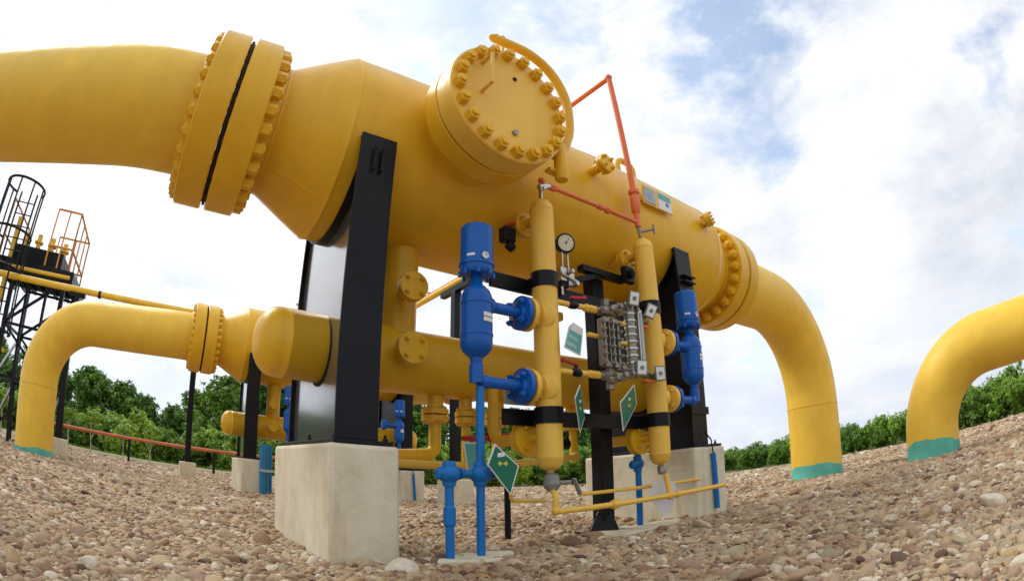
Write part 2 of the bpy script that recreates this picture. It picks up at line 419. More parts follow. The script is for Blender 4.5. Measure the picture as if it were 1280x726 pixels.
gti = ng.nodes.new('GeometryNodeGeometryToInstance')
for k in range(7):
    ic = ng.nodes.new('GeometryNodeMeshIcoSphere'); ic.inputs['Radius'].default_value = 1; ic.inputs['Subdivisions'].default_value = 3
    nz = ng.nodes.new('ShaderNodeTexNoise'); nz.inputs['Scale'].default_value = .62; nz.inputs['Detail'].default_value = .6
    pos = ng.nodes.new('GeometryNodeInputPosition'); va = ng.nodes.new('ShaderNodeVectorMath'); va.operation = 'ADD'; va.inputs[1].default_value = (k*7.3, k*3.1, -k*5.7)
    ng.links.new(pos.outputs[0], va.inputs[0]); ng.links.new(va.outputs[0], nz.inputs['Vector'])
    sb = ng.nodes.new('ShaderNodeVectorMath'); sb.operation = 'SUBTRACT'; sb.inputs[1].default_value = (.5, .5, .5); ng.links.new(nz.outputs['Color'], sb.inputs[0])
    ml = ng.nodes.new('ShaderNodeVectorMath'); ml.operation = 'SCALE'; ml.inputs['Scale'].default_value = 1.15; ng.links.new(sb.outputs[0], ml.inputs[0])
    sp = ng.nodes.new('GeometryNodeSetPosition'); ng.links.new(ic.outputs['Mesh'], sp.inputs['Geometry']); ng.links.new(ml.outputs[0], sp.inputs['Offset'])
    ss = ng.nodes.new('GeometryNodeSetShadeSmooth'); ng.links.new(sp.outputs[0], ss.inputs[0])
    sm = ng.nodes.new('GeometryNodeSetMaterial'); sm.inputs['Material'].default_value = PEB; ng.links.new(ss.outputs[0], sm.inputs[0])
    ng.links.new(sm.outputs[0], gti.inputs[0])
iop = ng.nodes.new('GeometryNodeInstanceOnPoints'); iop.inputs['Pick Instance'].default_value = True
def na(nm, ty):
    n = ng.nodes.new('GeometryNodeInputNamedAttribute'); n.data_type = ty; n.inputs['Name'].default_value = nm; return n.outputs['Attribute']
ng.links.new(gi.outputs[0], iop.inputs['Points']); ng.links.new(gti.outputs[0], iop.inputs['Instance'])
ng.links.new(na('idx', 'INT'), iop.inputs['Instance Index']); ng.links.new(na('scl', 'FLOAT_VECTOR'), iop.inputs['Scale'])
e2r = ng.nodes.new('FunctionNodeEulerToRotation'); ng.links.new(na('rot', 'FLOAT_VECTOR'), e2r.inputs[0]); ng.links.new(e2r.outputs[0], iop.inputs['Rotation'])
ng.links.new(iop.outputs[0], go.inputs[0])
md = gravel.modifiers.new('scatter', 'NODES'); md.node_group = ng

# kerb at the far side of the yard
kb = MB(); kb.b2((-45, 20.62, -.30), (17.4, 20.82, -.03)); structure(build('kerb', kb, CONC, bevel=.015))

# ------------------------------------------------------------------ skid (one separator with its supports and instruments)
SKID = []        # (object, label of the copy on the second skid or None)
def reg(o, far=None): SKID.append((o, far)); return o
VW, VZ, VR = 2.90, 2.40, .6125
def flange_prof(th, R_, hub, hublen, edge=.008): return [(0, R_-edge), (edge, R_), (th-edge, R_), (th, R_-edge), (th+.001, hub), (th+hublen, hub*.95)]

# --- supports
for k, (u0, far) in enumerate(((.76, True), (3.43, True))):
    side = 'near left' if k == 0 else 'far right'
    ub = (.73, 1.075) if k == 0 else (3.41, 3.86)
    lab = 'big cream concrete block with rust streaks under the nearest black post' if k == 0 else 'cream concrete block with a blue conduit on its front, under the right saddle'
    labf = 'small cream block under the black saddle post of the rear left separator' if k == 0 else 'cream block seen far behind, beside the large near block, with a thin blue tube'
    mb = MB(); mb.b2((ub[0], 2.28, -.25), (ub[1], 3.46, .545))
    o = build('concrete_block', mb, CONC, bevel=.022, loc=None)
    reg(tag(o, lab, 'plinth', 'concrete plinths under the separators'), labf)
    t = thing('support_saddle', ('tall glossy black saddle post standing on the big near concrete block' if k == 0 else 'black saddle post behind the right blue level switch'), 'steel support',
              (u0+.1, 2.9, .545), 'black saddles carrying the vessels')
    reg(t, 'black saddle of the rear left separator, on the small block' if k == 0 else 'dark saddle column of the rear separator seen under the lower drum')
    ua, ub_ = u0, u0+.212
    mb = MB(); mb.b2((ua, 2.300, .566), (ub_, 2.318, 2.165)); mb.b2((ua+.005, 2.318, 2.147), (ub_-.005, 2.36, 2.163))
    fp = build('front_flange', mb, BLACK, t, bevel=.003)
    mb = MB(); mb.b2((ua+.055, 3.42, .566), (ub_, 3.438, 2.02)); build('rear_flange', mb, BLACK, t, bevel=.003)
    # web plate hugging the vessel
    wx = ua+.085; ws = [2.3185+(3.4195-2.3185)*i/28 for i in range(29)]
    topz = [min(2.15, VZ-sqrt(max(0, (VR+.016)**2-(y-VW)**2))) if abs(y-VW) < VR else 2.15 for y in ws]
    poly = [(wx, ws[0], .566), (wx, ws[-1], .566)] + [(wx, y, z) for y, z in reversed(list(zip(ws, topz)))]
    mb = MB(); mb.prism(poly, (.014, 0, 0)); build('web_plate', mb, GLOSSB if k == 0 else BLACK, t, smooth=20)
    mb = MB(); mb.b2((ub[0]+.02, 2.29, .546), (ub[1]-.03, 3.40, .5655)); build('base_plate', mb, BLACK, t, bevel=.003)
    for bx_, by_ in ((ub[0]+.035, 2.33), (ub[1]-.055, 2.33), (ub[0]+.035, 2.75), (ub[0]+.035, 3.2)):
        mb = MB(); mb.nut((bx_+.005, by_+.01, .566), (0, 0, 1), .013, .014, .018); build('anchor_bolt', mb, BLACK, t)
    # band of wear plate round the belly
    mb = MB(); n = 40; a0, a1 = radians(-158), radians(-22)
    for i in range(n+1):
        a = a0+(a1-a0)*i/n
        for uu in (ua+.035, ub_-.01):
            for rr in (VR+.001, VR+.015): mb.v.append(Vector((uu, VW+rr*cos(a), VZ+rr*sin(a))))
    for i in range(n):
        j = 4*i
        for a, b_ in ((0, 1), (1, 3), (3, 2), (2, 0)): mb.f.append((j+a, j+b_, j+4+b_, j+4+a))
    build('wear_plate', mb, BLACK, t)
    mb = MB(); mb.lathe((wx-.004, VW-.012, 1.078), (1, 0, 0), [(0, .2), (.0035, .2)], 48); build('cut_out_shade', mb, HOLE, t)  # dark disc on the uncut plate, stands for the shaded gap round the drum
    # lug plates near the post top
    mb = MB()
    zl = 1.99 if k == 0 else 1.86
    for dx in ((-.022, .022) if k == 0 else ()): mb.b2((ua+.105+dx-.006, 2.27, zl-.06), (ua+.105+dx+.006, 2.299, zl+.09))
    if k: 
        for dz in (0, .05): mb.b2((ua+.03, 2.25, zl+dz), (ua+.19, 2.299, zl+dz+.012))
    build('lug', mb, HOLE if k == 0 else BLACK, t, bevel=.002)
    if k == 1:
        mb = MB(); mb.b2((ua-.015, 2.285, .80), (ub_+.015, 2.2995, .86)); build('clip', mb, BLACK, t)

# --- the vessel
v = thing('separator_vessel', 'long yellow pressure vessel with a bolted round manway, closest to the camera', 'pressure vessel', (2.4, VW, VZ), 'yellow separators on black saddles')
reg(v, 'identical yellow separator standing behind the first, its cone seen at left')
mb = MB()
prof = [(.216, .43), (.262, .415), (.30, .41), (.305, .414), (.315, .414), (.32, .411)]
prof += [(.34, .418)] + [(.34+(.66-.34)*i/6, .418+(.592-.418)*i/6) for i in range(1, 7)] + [(.69, .607), (.70, .6125), (.703, .6165), (.713, .6165), (.716, .6125)]
prof += [(.9+.3*i, VR) for i in range(11)]
prof += [(4.176, .6125), (4.18, .6165), (4.19, .6165), (4.194, .6125), (4.23, .607), (4.28, .59), (4.60, .424), (4.66, .414), (4.665, .418), (4.675, .418), (4.68, .415), (4.725, .43)]
mb.lathe((0, VW, VZ), (1, 0, 0), prof, 96)
shell = build('shell', mb, YELLOW, v, smooth=25)
mb = MB(); mb.lathe((.029, VW, VZ-.025), (1, 0, 0), flange_prof(.184, .557, .44, .02), 96); fl = build('flange', mb, YELLOW, v)
mb = MB(); mb.lathe((4.905, VW, VZ), (-1, 0, 0), flange_prof(.18, .557, .44, .02), 96); flr = build('flange', mb, YELLOW, v)
bolts(fl, (.213, VW, VZ-.025), (1, 0, 0), .492, 28, .043, .058, .012, YELLOW, .5, back=.366)
bolts(flr, (4.727, VW, VZ), (-1, 0, 0), .492, 24, .046, .062, .012, YELLOW, .5, back=.366)
for u in (1.325, 3.12):
    mb = MB(); mb.lathe((u, VW, 1.9), (0, 0, -1), [(0, .135), (.06, .118), (.10, .115), (.62, .115), (.68, .125), (.8, .125)], 40); build('neck', mb, YELLOW, v)
mb = MB(); mb.cyl((2.60, VW, 1.9), (2.60, VW, 1.2), .035, n=16); mb.lathe((2.60, VW, 1.56), (0, 0, 1), [(0, .07), (.02, .07), (.021, .07), (.045, .07)], 24); mb.cyl((2.6, VW, 1.575), (2.6, VW, 1.585), .071, n=24)
build('drain_leg', mb, YELLOW, v)
BR, BZ = .195, 1.095
mb = MB(); prof = []
for i in range(0):
    a = pi/2*i/8; prof.append((.46+.10*(1-sin(pi/2*(1-0)))*0+.10*(1-cos(a)) if False else .455+.10*(1-cos(a)), BR*(.0+1.0*sin(a))**.72 if a > 0 else 0))
prof = [(.445+.135*(1-sqrt(max(0, 1-(r_/BR)**2.25))), r_) for r_ in [0, .02, .04, .06, .08, .10, .12, .14, .155, .168, .178, .186, .192, .195]]
prof += [(.625, BR), (.627, BR+.0025), (.635, BR+.0025), (.637, BR), (1.0, BR), (2.0, BR), (3.0, BR), (3.86, BR), (3.91, .19), (3.95, .165), (3.97, .1), (3.975, 0)]
mb.lathe((0, VW, BZ), (1, 0, 0), prof, 64, cap=(False, False)); build('lower_drum', mb, YELLOW, v, smooth=60)
mb = MB()
mb = MB(); a_ = radians(-118); mb.tube([(.34, VW+.418*cos(a_), VZ+.418*sin(a_)), (.66, VW+.593*cos(a_), VZ+.593*sin(a_))], .0045, 8); build('weld_seam', mb, YELLOW, v)
mb = MB()
build('lifting_lug', mb.prism([(2.05, VW-.01, 3.0), (2.2, VW-.01, 3.0), (2.17, VW-.01, 3.10), (2.08, VW-.01, 3.10)], (0, .02, 0)), YELLOW, v)

# manway
mu, mz = 1.464, 2.41
mb = MB(); mb.lathe((mu, 2.46, mz), (0, -1, 0), [(0, .36), (.06, .335), (.10, .32), (.22, .32), (.235, .33), (.27, .395), (.275, .401), (.39, .401), (.397, .393)], 80)
nf = build('manway_nozzle', mb, YELLOW, v)
mb = MB(); mb.lathe((mu, 2.063, mz), (0, -1, 0), [(0, .372), (.010, .372)], 64); build('gasket', mb, GASKET, v)
mb = MB(); mb.lathe((mu, 2.053, mz), (0, -1, 0), [(0, .393), (.007, .401), (.145, .401), (.153, .393)], 80); cov = build('manway_cover', mb, YELLOW_T, v)
bolts(cov, (mu, 1.9005, mz), (0, -1, 0), .350, 20, .040, .046, .016, YELLOW, .25)
mb = MB(); mb.tube([(mu-.20, 1.90, mz+.20), (mu-.20, 1.80, mz+.20), (mu-.20, 1.80, mz-.02), (mu-.20, 1.90, mz-.02)], .012, 10)
build('pull_handle', mb, YELLOW_T, cov)
mb = MB(); mb.cyl((mu+.03, 1.898, mz+.19), (mu+.03, 1.893, mz+.19), .014, n=12); build('plug', mb, HOLE, cov)
mb = MB(); mb.cyl((mu+.02, 1.898, mz-.22), (mu+.02, 1.884, mz-.22), .017, n=12); build('plug', mb, DSTEEL, cov)
# davit arm
arcp = [(1.39, 1.97, 2.985), (1.422, 1.97, 2.971), (1.65, 1.955, 2.965), (1.84, 1.955, 2.885), (1.955, 1.955, 2.70), (1.965, 1.96, 2.45), (1.90, 1.97, 2.25), (1.885, 1.97, 2.10)]
def smooth(P_, k=6):
    P_ = [Vector(q) for q in P_]; out = []
    for i_ in range(len(P_)-1):
        a, b_, c_, d_ = P_[max(0, i_-1)], P_[i_], P_[i_+1], P_[min(len(P_)-1, i_+2)]
        for t_ in range(k):
            t_ /= k; out.append(.5*((2*b_)+(c_-a)*t_+(2*a-5*b_+4*c_-d_)*t_*t_+(3*b_-a-3*c_+d_)*t_**3))
    return out+[P_[-1]]
mb = MB(); mb.tube(smooth(arcp), .032, 16); arm = build('davit_arm', mb, YELLOW, v, smooth=50)
mb = MB(); mb.lathe((1.883, 1.97, 2.06), (0, 0, 1), [(0, .036), (.012, .042), (.24, .042), (.25, .036)], 20); mb.box((1.845, 2.0, 2.24), (.09, .05, .02)); mb.box((1.845, 2.0, 2.12), (.09, .05, .02))
build('davit_socket', mb, YELLOW, arm)
mb = MB(); mb.cyl((1.46, 1.97, 2.97), (1.46, 1.97, 2.80), .012, n=10); mb.nut((1.46, 1.97, 2.99), (0, 0, 1), .022, .024, .012); build('hanger_bolt', mb, YELLOW, arm)
# two weep plugs on the nozzle
for a in (radians(195), radians(212)):
    mb = MB(); mb.cyl((mu+.318*cos(a), 2.33, mz+.318*sin(a)), (mu+.332*cos(a), 2.33, mz+.332*sin(a)), .010, n=10); build('weep_plug', mb, HOLE, nf)

def nozzle(parent, p, d, length, r, R_, n=4, th=.022, pair=True, mat=YELLOW, br=.014, name='nozzle'):
    d = Vector(d).normalized(); p = Vector(p)
    mb = MB(); mb.lathe(p-d*.06, d, [(0, r), (length+.06, r)], 20)
    mb.lathe(p+d*(length-.005), d, [(0, R_*.62), (.008, R_), (.008+th, R_)], 32)
    nz = build(name, mb, mat, parent)
    mb = MB(); mb.lathe(p+d*(length+th+.008), d, [(0, R_*.98), (th, R_*.98), (th+.003, R_*.94)], 32)
    bf = build('blind_flange', mb, mat, nz)
    bolts(bf, p+d*(length+2*th+.011), d, R_*.70, n, br, .018, .010, mat, .5, back=3*th)
    return nz
# small bolted nozzles
nozzle(v, (1.30, 2.80, 1.47), (-.10, -1, 0), .16, .034, .088)
nozzle(v, (1.29, 2.74, 1.105), (-.06, -1, 0), .12, .045, .092)
nozzle(v, (2.50, 2.32, 2.515), (0.05, -1, .05), .13, .036, .075, n=4)
nozzle(v, (3.90, 2.37, 2.52), (0.45, -1, .28), .13, .034, .072, n=4)
nozzle(v, (2.14, 2.72, 1.07), (0, -1, 0), .03, .02, .035, n=4, br=.008)
mb = MB(); mb.tube([(3.30, VW-.2, 2.95), (3.30, VW-.2, 3.18), (3.52, VW-.2, 3.18), (3.52, VW-.2, 2.95)], .03, 14, fillet=.09); build('lifting_loop', mb, YELLOW, v)
# nameplate bracket on the vessel
np_ = MB(); np_.b2((3.02, 2.245, 2.42), (3.40, 2.253, 2.585)); np_.b2((3.04, 2.253, 2.46), (3.06, 2.34, 2.48)); np_.b2((3.36, 2.253, 2.46), (3.38, 2.34, 2.48))
plate = build('plate_bracket', np_, YELLOW_T, v, label='flat yellow bracket carrying two maker plates')
mb = MB(); mb.b2((3.035, 2.240, 2.435), (3.175, 2.2448, 2.57)); build('maker_plate', mb, GREYP, plate)
mb = MB(); mb.lathe((3.105, 2.2398, 2.503), (0, -1, 0), [(0, .034), (.0012, .034)], 24); build('emblem', mb, paint('pale_blue_emblem', (.30, .40, .62), .5), plate)
mb = MB(); mb.b2((3.215, 2.240, 2.425), (3.39, 2.2448, 2.58)); build('certificate_plate', mb, WHITE, plate)
mb = MB(); mb.b2((3.222, 2.2375, 2.52), (3.383, 2.2398, 2.573)); build('green_header', mb, PTEAL, plate)
mb = MB(); mb.sphere((3.33, 2.2398, 2.49), .022, 12, (1, .1, 1)); build('seal', mb, paint('blue_seal', (.10, .18, .35), .5), plate)

# --- inlet and outlet pipes
PR = .385
def ragged_wrap(parent, cx0, cy0, h0, ph, slope=0.0):
    mb = MB(); n = 120
    for k in range(n):
        a = 2*pi*k/n; h = h0+.026*sin(a*2+ph)+.010*sin(a*5+1)+.004*sin(a*13)+random.uniform(-.003, .003)+slope*cos(a)
        for zz_, rr in ((-.4, PR+.0025), (h, PR+.0025), (h, PR-.01)): mb.v.append(Vector((cx0+rr*cos(a), cy0+rr*sin(a), zz_)))
    for k in range(n):
        a = 3*k; b_ = 3*((k+1) % n); mb.f += [(a, b_, b_+1, a+1), (a+1, b_+1, b_+2, a+2)]
    return build('corrosion_wrap', mb, TEAL, parent)
def big_pipe(label, far, u_fl, sgn, pts, rad, group, wrap):
    fz = VZ-.025 if sgn < 0 else VZ
    fx, fy = pts[-1][0], pts[-1][1]; zc = VZ-.025-(.02 if sgn < 0 else 0)
    t = thing('process_pipe', label, 'pipe', (fx, fy, 0), group); reg(t, far)
    mb = MB(); mb.tube([(u_fl+sgn*.20, VW, zc+.012)]+[(p[0], p[1], zc) for p in pts]+[(fx, fy, -.45)], PR, 72, fillet=rad, steps=28); build('pipe', mb, YELLOW_P, t, smooth=50)
    mb = MB(); mb.lathe((u_fl, VW, fz), (sgn, 0, 0), [(0, .549), (.008, .557), (.172, .557), (.18, .549), (.182, .44), (.235, PR+.012), (.24, PR+.001)], 96); build('flange', mb, YELLOW, t)
    mb = MB(); mb.lathe((u_fl-sgn*.036, VW, fz), (sgn, 0, 0), [(0, .452), (.010, .452), (.012, .530), (.030, .530), (.035, .452)], 64); build('gasket', mb, GASKET, t)
    mb = MB(); mb.lathe((fx, fy, zc-rad-.10), (0, 0, 1), [(0, PR), (.002, PR+.004), (.014, PR+.004), (.016, PR)], 72, cap=(False, False)); build('weld_seam', mb, YELLOW, t)
    ragged_wrap(t, fx, fy, wrap, fx)
    return t
big_pipe('thick yellow pipe leaving the big left flange towards the upper left edge of the picture', 'yellow pipe bending down into the gravel at the far left, teal at its foot',
         .0, -1, [(-.55, 2.90), (-3.02, 3.70)], 1.12, 'yellow process pipes that dive into the gravel', .10)
big_pipe('thick yellow pipe bending from the right flange down into the gravel, teal foot', None,
         4.94, 1, [(7.476, 2.84)], 1.28, 'yellow process pipes that dive into the gravel', .17)

# --- bridle pipes (upright yellow tubes) with flanged branches
def bridle(label, far, u, side):
    t = thing('bridle_pipe', label, 'pipe', (u, 2.2, 1.2), 'upright yellow instrument tubes'); reg(t, far)
    r = .072
    prof = [(0, .018), (.012, .018), (.014, .030), (.025, .052), (.045, .066), (.075, r), (.078, r+.002), (.086, r+.002), (.088, r)]
    tot = 1.62
    prof += [(.4, r), (.8, r), (1.2, r)] + [(tot-.088, r), (tot-.086, r+.002), (tot-.078, r+.002), (tot-.075, r), (tot-.045, .066), (tot-.025, .052), (tot-.012, .030), (tot, .018)]
    mb = MB(); mb.lathe((u, 2.2, .425), (0, 0, 1), prof, 40); tb = build('tube', mb, YELLOW_T, t, smooth=40)
    for z in (1.285, .885):
        s = side
        mb = MB(); mb.lathe((u+s*.05, 2.2, z), (s, 0, 0), [(0, .022), (.055, .022), (.06, .045), (.068, .092), (.072, .095), (.098, .095)], 40)
        mb.lathe((u+s*.02, 2.2, z), (s, 0, 0), [(0, .068), (.045, .068), (.054, .05), (.058, .022)], 28)
        fl_ = build('branch_flange', mb, YELLOW_T, t)
        bolts(fl_, (u+s*.118, 2.2, z), (-s, 0, 0), .070, 4, .013, .014, .008, YELLOW_T, .5)
        if s < 0:                                  # welded saddle pad round the branch
            mb = MB(); ax = Vector((-.80, -.60, 0)); c0 = Vector((u, 2.2, z))+ax*.060
            mb.lathe(c0, ax, [(0, .074), (.010, .070), (.014, .060), (.020, .030), (.024, .02)], 36); build('saddle_pad', mb, YELLOW_T, t, smooth=50)
    for z, d, R_ in ((1.93, 1, .078), (.625, 1, .11)):
        mb = MB(); mb.cyl((u, 2.2, z), (u, 2.40, z), .030, n=18)
        mb.lathe((u, 2.34, z), (0, 1, 0), [(0, .045), (.01, R_), (.034, R_)], 36); mb.lathe((u, 2.382, z), (0, 1, 0), [(0, R_), (.024, R_), (.034, .045)], 36)
        if z > 1: mb.cyl((u, 2.40, z), (u, 2.55, z+.02), .03, n=18)
        else: mb.tube([(u, 2.40, z), (u, 2.72, z), (u, 2.72, 1.02)], .036, 16, fillet=.08)
        f2 = build('connection', mb, YELLOW, t)
        bolts(f2, (u, 2.34, z), (0, -1, 0), R_*.72, 4, .013, .014, .006, YELLOW, .5, back=.072)
    for z in (1.505, .735):
        mb = MB(); mb.lathe((u, 2.2, z-.045), (0, 0, 1), [(0, r+.0005), (0, r+.008), (.09, r+.008), (.09, r+.0005)], 40, cap=(False, False))
        mb.b2((u-.03, 2.2+r+.004, z-.044), (u+.03, 2.315, z+.044)); build('clamp', mb, BLACK, t)
    return t
bridle('taller looking yellow upright tube beside the near blue level switch', 'thin upright yellow tube of the rear separator beside its blue switch', 1.912, -1)
bridle('yellow upright tube behind the stainless gauges, left of the rear blue switch', None, 2.872, 1)

# --- gauge stand
t = reg(thing('instrument_stand', 'black upright stand with flared foot on the gravel between the two yellow tubes', 'steel stand', (2.63, 2.5, 0), 'black instrument stands'), None)
mb = MB(); mb.b2((2.575, 2.45, .0), (2.685, 2.55, 1.76)); build('column', mb, BLACK, t, bevel=.006)
mb = MB()
for d in ((1, 0), (-1, 0), (0, -1), (0, 1)):
    px, py = 2.63+d[0]*.0551, 2.5+d[1]*.0501
    nrm = Vector((d[1], -d[0], 0))*.012
    mb.prism([Vector((px, py, .015))-nrm/2, Vector((px+d[0]*.085, py+d[1]*.085, .015))-nrm/2, Vector((px, py, .15))-nrm/2], nrm)
mb.b2((2.49, 2.36, -.03), (2.77, 2.64, .0145)); mb.lathe((2.63, 2.5, .0148), (0, 0, 1), [(0, .13), (.11, .078), (.112, .07)], 4); build('foot', mb, BLACK, t)
mb = MB(); mb.b2((1.70, 2.32, .69), (3.05, 2.345, .78)); mb.b2((2.58, 2.345, .70), (2.68, 2.449, .77)); build('lower_bar', mb, BLACK, t, bevel=.003)
mb = MB(); mb.b2((1.62, 2.32, 1.46), (3.05, 2.345, 1.55)); mb.b2((2.58, 2.345, 1.47), (2.68, 2.449, 1.54)); build('upper_bar', mb, BLACK, t, bevel=.003)
mb = MB(); mb.b2((2.42, 2.38, 1.755), (2.86, 2.44, 1.80)); mb.b2((2.80, 2.33, 1.74), (2.90, 2.375, 1.86)); mb.cyl((2.85, 2.30, 1.80), (2.85, 2.33, 1.80), .03, n=16); mb.b2((2.14, 2.30, 1.555), (2.20, 2.36, 1.60)); mb.bar((2.16, 2.40, 1.60), (2.60, 2.41, 1.76), .04)
build('top_bracket', mb, BLACK, t, bevel=.003)
mb = MB(); mb.b2((1.70, 2.30, .80), (1.86, 2.318, .88)); build('pale_plate', mb, GREYP, t)

# --- blue level switches
def level_switch(label, far, u, side):
    t = reg(thing('level_switch', label, 'level switch', (u, 2.2, .85), 'blue level switches'), far)
    mb = MB(); mb.lathe((u, 2.2, .98), (0, 0, 1), [(0, .032), (.02, .034), (.035, .052), (.05, .068), (.07, .079), (.095, .083), (.13, .083), (.132, .086), (.142, .086), (.144, .083), (.295, .083), (.297, .086), (.307, .086), (.309, .083), (.34, .081), (.37, .070), (.39, .052), (.405, .036), (.41, .032), (.47, .032)], 40)
    build('chamber', mb, BLUE, t, smooth=40)
    mb = MB(); mb.lathe((u, 2.2, 1.435), (0, 0, 1), [(0, .05), (.005, .080), (.02, .090), (.035, .090), (.036, .087), (.05, .089), (.051, .095), (.065, .095), (.066, .088), (.255, .088)], 44, cap=(True, False))
    n = 48; i0 = len(mb.v)
    for k in range(n):
        a = 2*pi*k/n; sc_ = .010*(abs(sin(a*5))**.5)
        for j, (rr, zz_) in enumerate(((.088, 1.690), (.088, 1.697+sc_), (.079, 1.707+sc_), (.0005, 1.711))): mb.v.append(Vector((u+rr*cos(a), 2.2+rr*sin(a), zz_)))
    for k in range(n):
        a = i0+4*k; b_ = i0+4*((k+1) % n); mb.f += [(a+j, b_+j, b_+j+1, a+j+1) for j in range(3)]
    hs = build('housing', mb, BLUE, t, smooth=40)
    for k in range(8):
        a = 2*pi*k/8+.3; mb = MB(); mb.cyl((u+.088*cos(a), 2.2+.088*sin(a), 1.428), (u+.088*cos(a), 2.2+.088*sin(a), 1.455), .010, n=8); build('clamp_screw', mb, BLUE, hs)
    dv = Vector((-.42, -1, 0)).normalized(); sv = Vector((-1, .42, 0)).normalized()
    mb = MB(); c_ = Vector((u, 2.2, 1.520))+Vector((-.10, -1, 0)).normalized()*.084; mb.lathe(c_, (-.10, -1, 0), [(0, .019), (.016, .019), (.017, .011), (.012, .010)], 20); build('conduit_plug', mb, STEEL, t)
    mb = MB()
    for i in range(9):
        a = radians(-158+3.6*i)
        for zz_ in (1.520, 1.534): mb.v.append(Vector((u+.0889*cos(a), 2.2+.0889*sin(a), zz_)))
    mb.f = [(2*i, 2*i+2, 2*i+3, 2*i+1) for i in range(8)]; build('seal_label', mb, WHITE, hs)
    mb = MB()
    for i in range(11):
        a = radians(-98+4.4*i)
        for zz_ in (1.175, 1.222): mb.v.append(Vector((u+.0862*cos(a), 2.2+.0862*sin(a), zz_)))
    mb.f = [(2*i, 2*i+2, 2*i+3, 2*i+1) for i in range(10)]; pl = build('data_label', mb, WHITE, t)
    mb = MB()
    for i in range(11):
        a = radians(-98+4.4*i)
        for zz_ in (1.196, 1.202): mb.v.append(Vector((u+.0868*cos(a), 2.2+.0868*sin(a), zz_)))
    mb.f = [(2*i, 2*i+2, 2*i+3, 2*i+1) for i in range(10)]; build('print_line', mb, GREYV, pl)
    s = -side                                   # branches run towards the bridle pipe
    mb = MB(); mb.cyl((u, 2.2, 1.285), (u+s*.30, 2.2, 1.285), .030, n=20); mb.lathe((u+s*.06, 2.2, 1.285), (s, 0, 0), [(0, .05), (.03, .045), (.05, .031)], 24)
    build('branch_pipe', mb, BLUE, t, smooth=40); mb = MB()
    mb.tube([(u, 2.2, 1.0), (u, 2.2, .885), (u+s*.30, 2.2, .885)], .030, 20, fillet=.05)
    mb.lathe((u, 2.2, .875), (0, 0, 1), [(0, .036), (.09, .036)], 20); mb.lathe((u+s*.02, 2.2, .885), (s, 0, 0), [(0, .036), (.05, .036)], 20)
    build('branch_pipe', mb, BLUE, t, smooth=40)
    for z in (1.285, .885):
        mb = MB(); mb.lathe((u+s*.262, 2.2, z), (s, 0, 0), [(0, .045), (.012, .070), (.020, .092), (.046, .095), (.0862, .095)] if False else [(0, .045), (.012, .060), (.016, .095), (.042, .095)], 40)
        mb.lathe((u+s*.305, 2.2, z), (s, 0, 0), [(0, .07), (.01, .07)], 24)
        f = build('flange', mb, BLUE, t)
        bolts(f, (u+s*.262, 2.2, z), (-s, 0, 0), .072, 4, .016, .022, .010, BLUE, .5)
        # neck of the flange
    return t
SW1 = level_switch('blue level switch with scalloped round housing, left of the first yellow tube', 'small blue level switch of the rear separator, left of its saddle plate', 1.445, -1)
SW2 = level_switch('blue level switch in front of the right black saddle post', 'blue level switch glimpsed between the big near post and a dark column', 3.340, 1)

# --- stainless gauges between the tubes
t = reg(thing('reflex_gauge', 'stainless reflex level gauge with two bolted bodies and yellow end fittings', 'level gauge', (2.34, 2.15, 1.0), None), None)
def lever_valve(parent, p, d, hmat, up_=(0, 0, 1), L_=.10, mat=BLACK):
    p = Vector(p); d = Vector(d).normalized(); upv = Vector(up_).normalized()
    mb = MB(); mb.lathe(p-d*.035, d, [(0, .018), (.02, .024), (.05, .024), (.07, .018)], 16); mb.cyl(p, p+upv*.04, .010, n=10); b_ = build('valve_body', mb, mat, parent)
    mb = MB(); mb.bar(p+upv*.045-d*.02, p+upv*.050+d*L_, .022, .014); mb.sphere(p+upv*.050+d*L_, .014, 10); build('valve_handle', mb, hmat, b_, bevel=.004)
for zz_, hm in ((1.385, MAGENTA), (.985, RED)):
    mb = MB(); mb.cyl((1.96, 2.17, zz_), (2.28, 2.15, zz_), .017, n=14)
    for uu in (2.18, 2.215, 2.25): mb.lathe((uu, 2.156, zz_), (1, 0, 0), [(0, .024), (.026, .024)], 6)
    build('fitting', mb, YELLOW_T, t)
    lever_valve(t, (2.09, 2.16, zz_), (1, 0, .12) if hm is MAGENTA else (-.8, 0, .1), hm)
    mb = MB(); mb.cyl((2.27, 2.15, zz_), (2.43, 2.15, zz_), .021, n=14); mb.lathe((2.30, 2.15, zz_), (1, 0, 0), [(0, .031), (.04, .031)], 6); mb.cyl((2.36, 2.15, zz_-.05), (2.36, 2.15, zz_+.05), .022, n=14); mb.lathe((2.36, 2.15, zz_+(.04 if zz_ > 1.2 else -.08)), (0, 0, 1), [(0, .028), (.04, .028)], 6)
    build('cock', mb, DSTEEL, t)
for k, uu in enumerate((2.31, 2.385)):
    mb = MB(); mb.b2((uu-.026, 2.10, 1.03), (uu+.026, 2.15, 1.335)); body_ = build('gauge_body', mb, DSTEEL, t, bevel=.004)
    mb = MB(); mb.b2((uu-.009, 2.096, 1.06), (uu+.009, 2.0995, 1.305)); build('glass', mb, HOLE, body_)
    mb = MB(); 
    bm_ = None
    for i in range(6):
        for sx in (-.034, .034):
            q_ = MB(); q_.nut((0, 0, 0), (0, -1, 0), .0125, .018, .012); 
            if bm_ is None:
                o = build('bolt', q_, DSTEEL); o.parent = body_; bm_ = o.data
            else:
                o = bpy.data.objects.new('bolt', bm_); COL.objects.link(o); o.parent = body_
            o.location = Vector((uu+sx, 2.108, 1.055+.05*i)) - wl(body_)
    mb = MB()
    for sx in (-1, 1): mb.b2((uu+sx*.034-.0085, 2.110, 1.04), (uu+sx*.034+.0085, 2.145, 1.325))
    build('clamp_rail', mb, DSTEEL, body_)

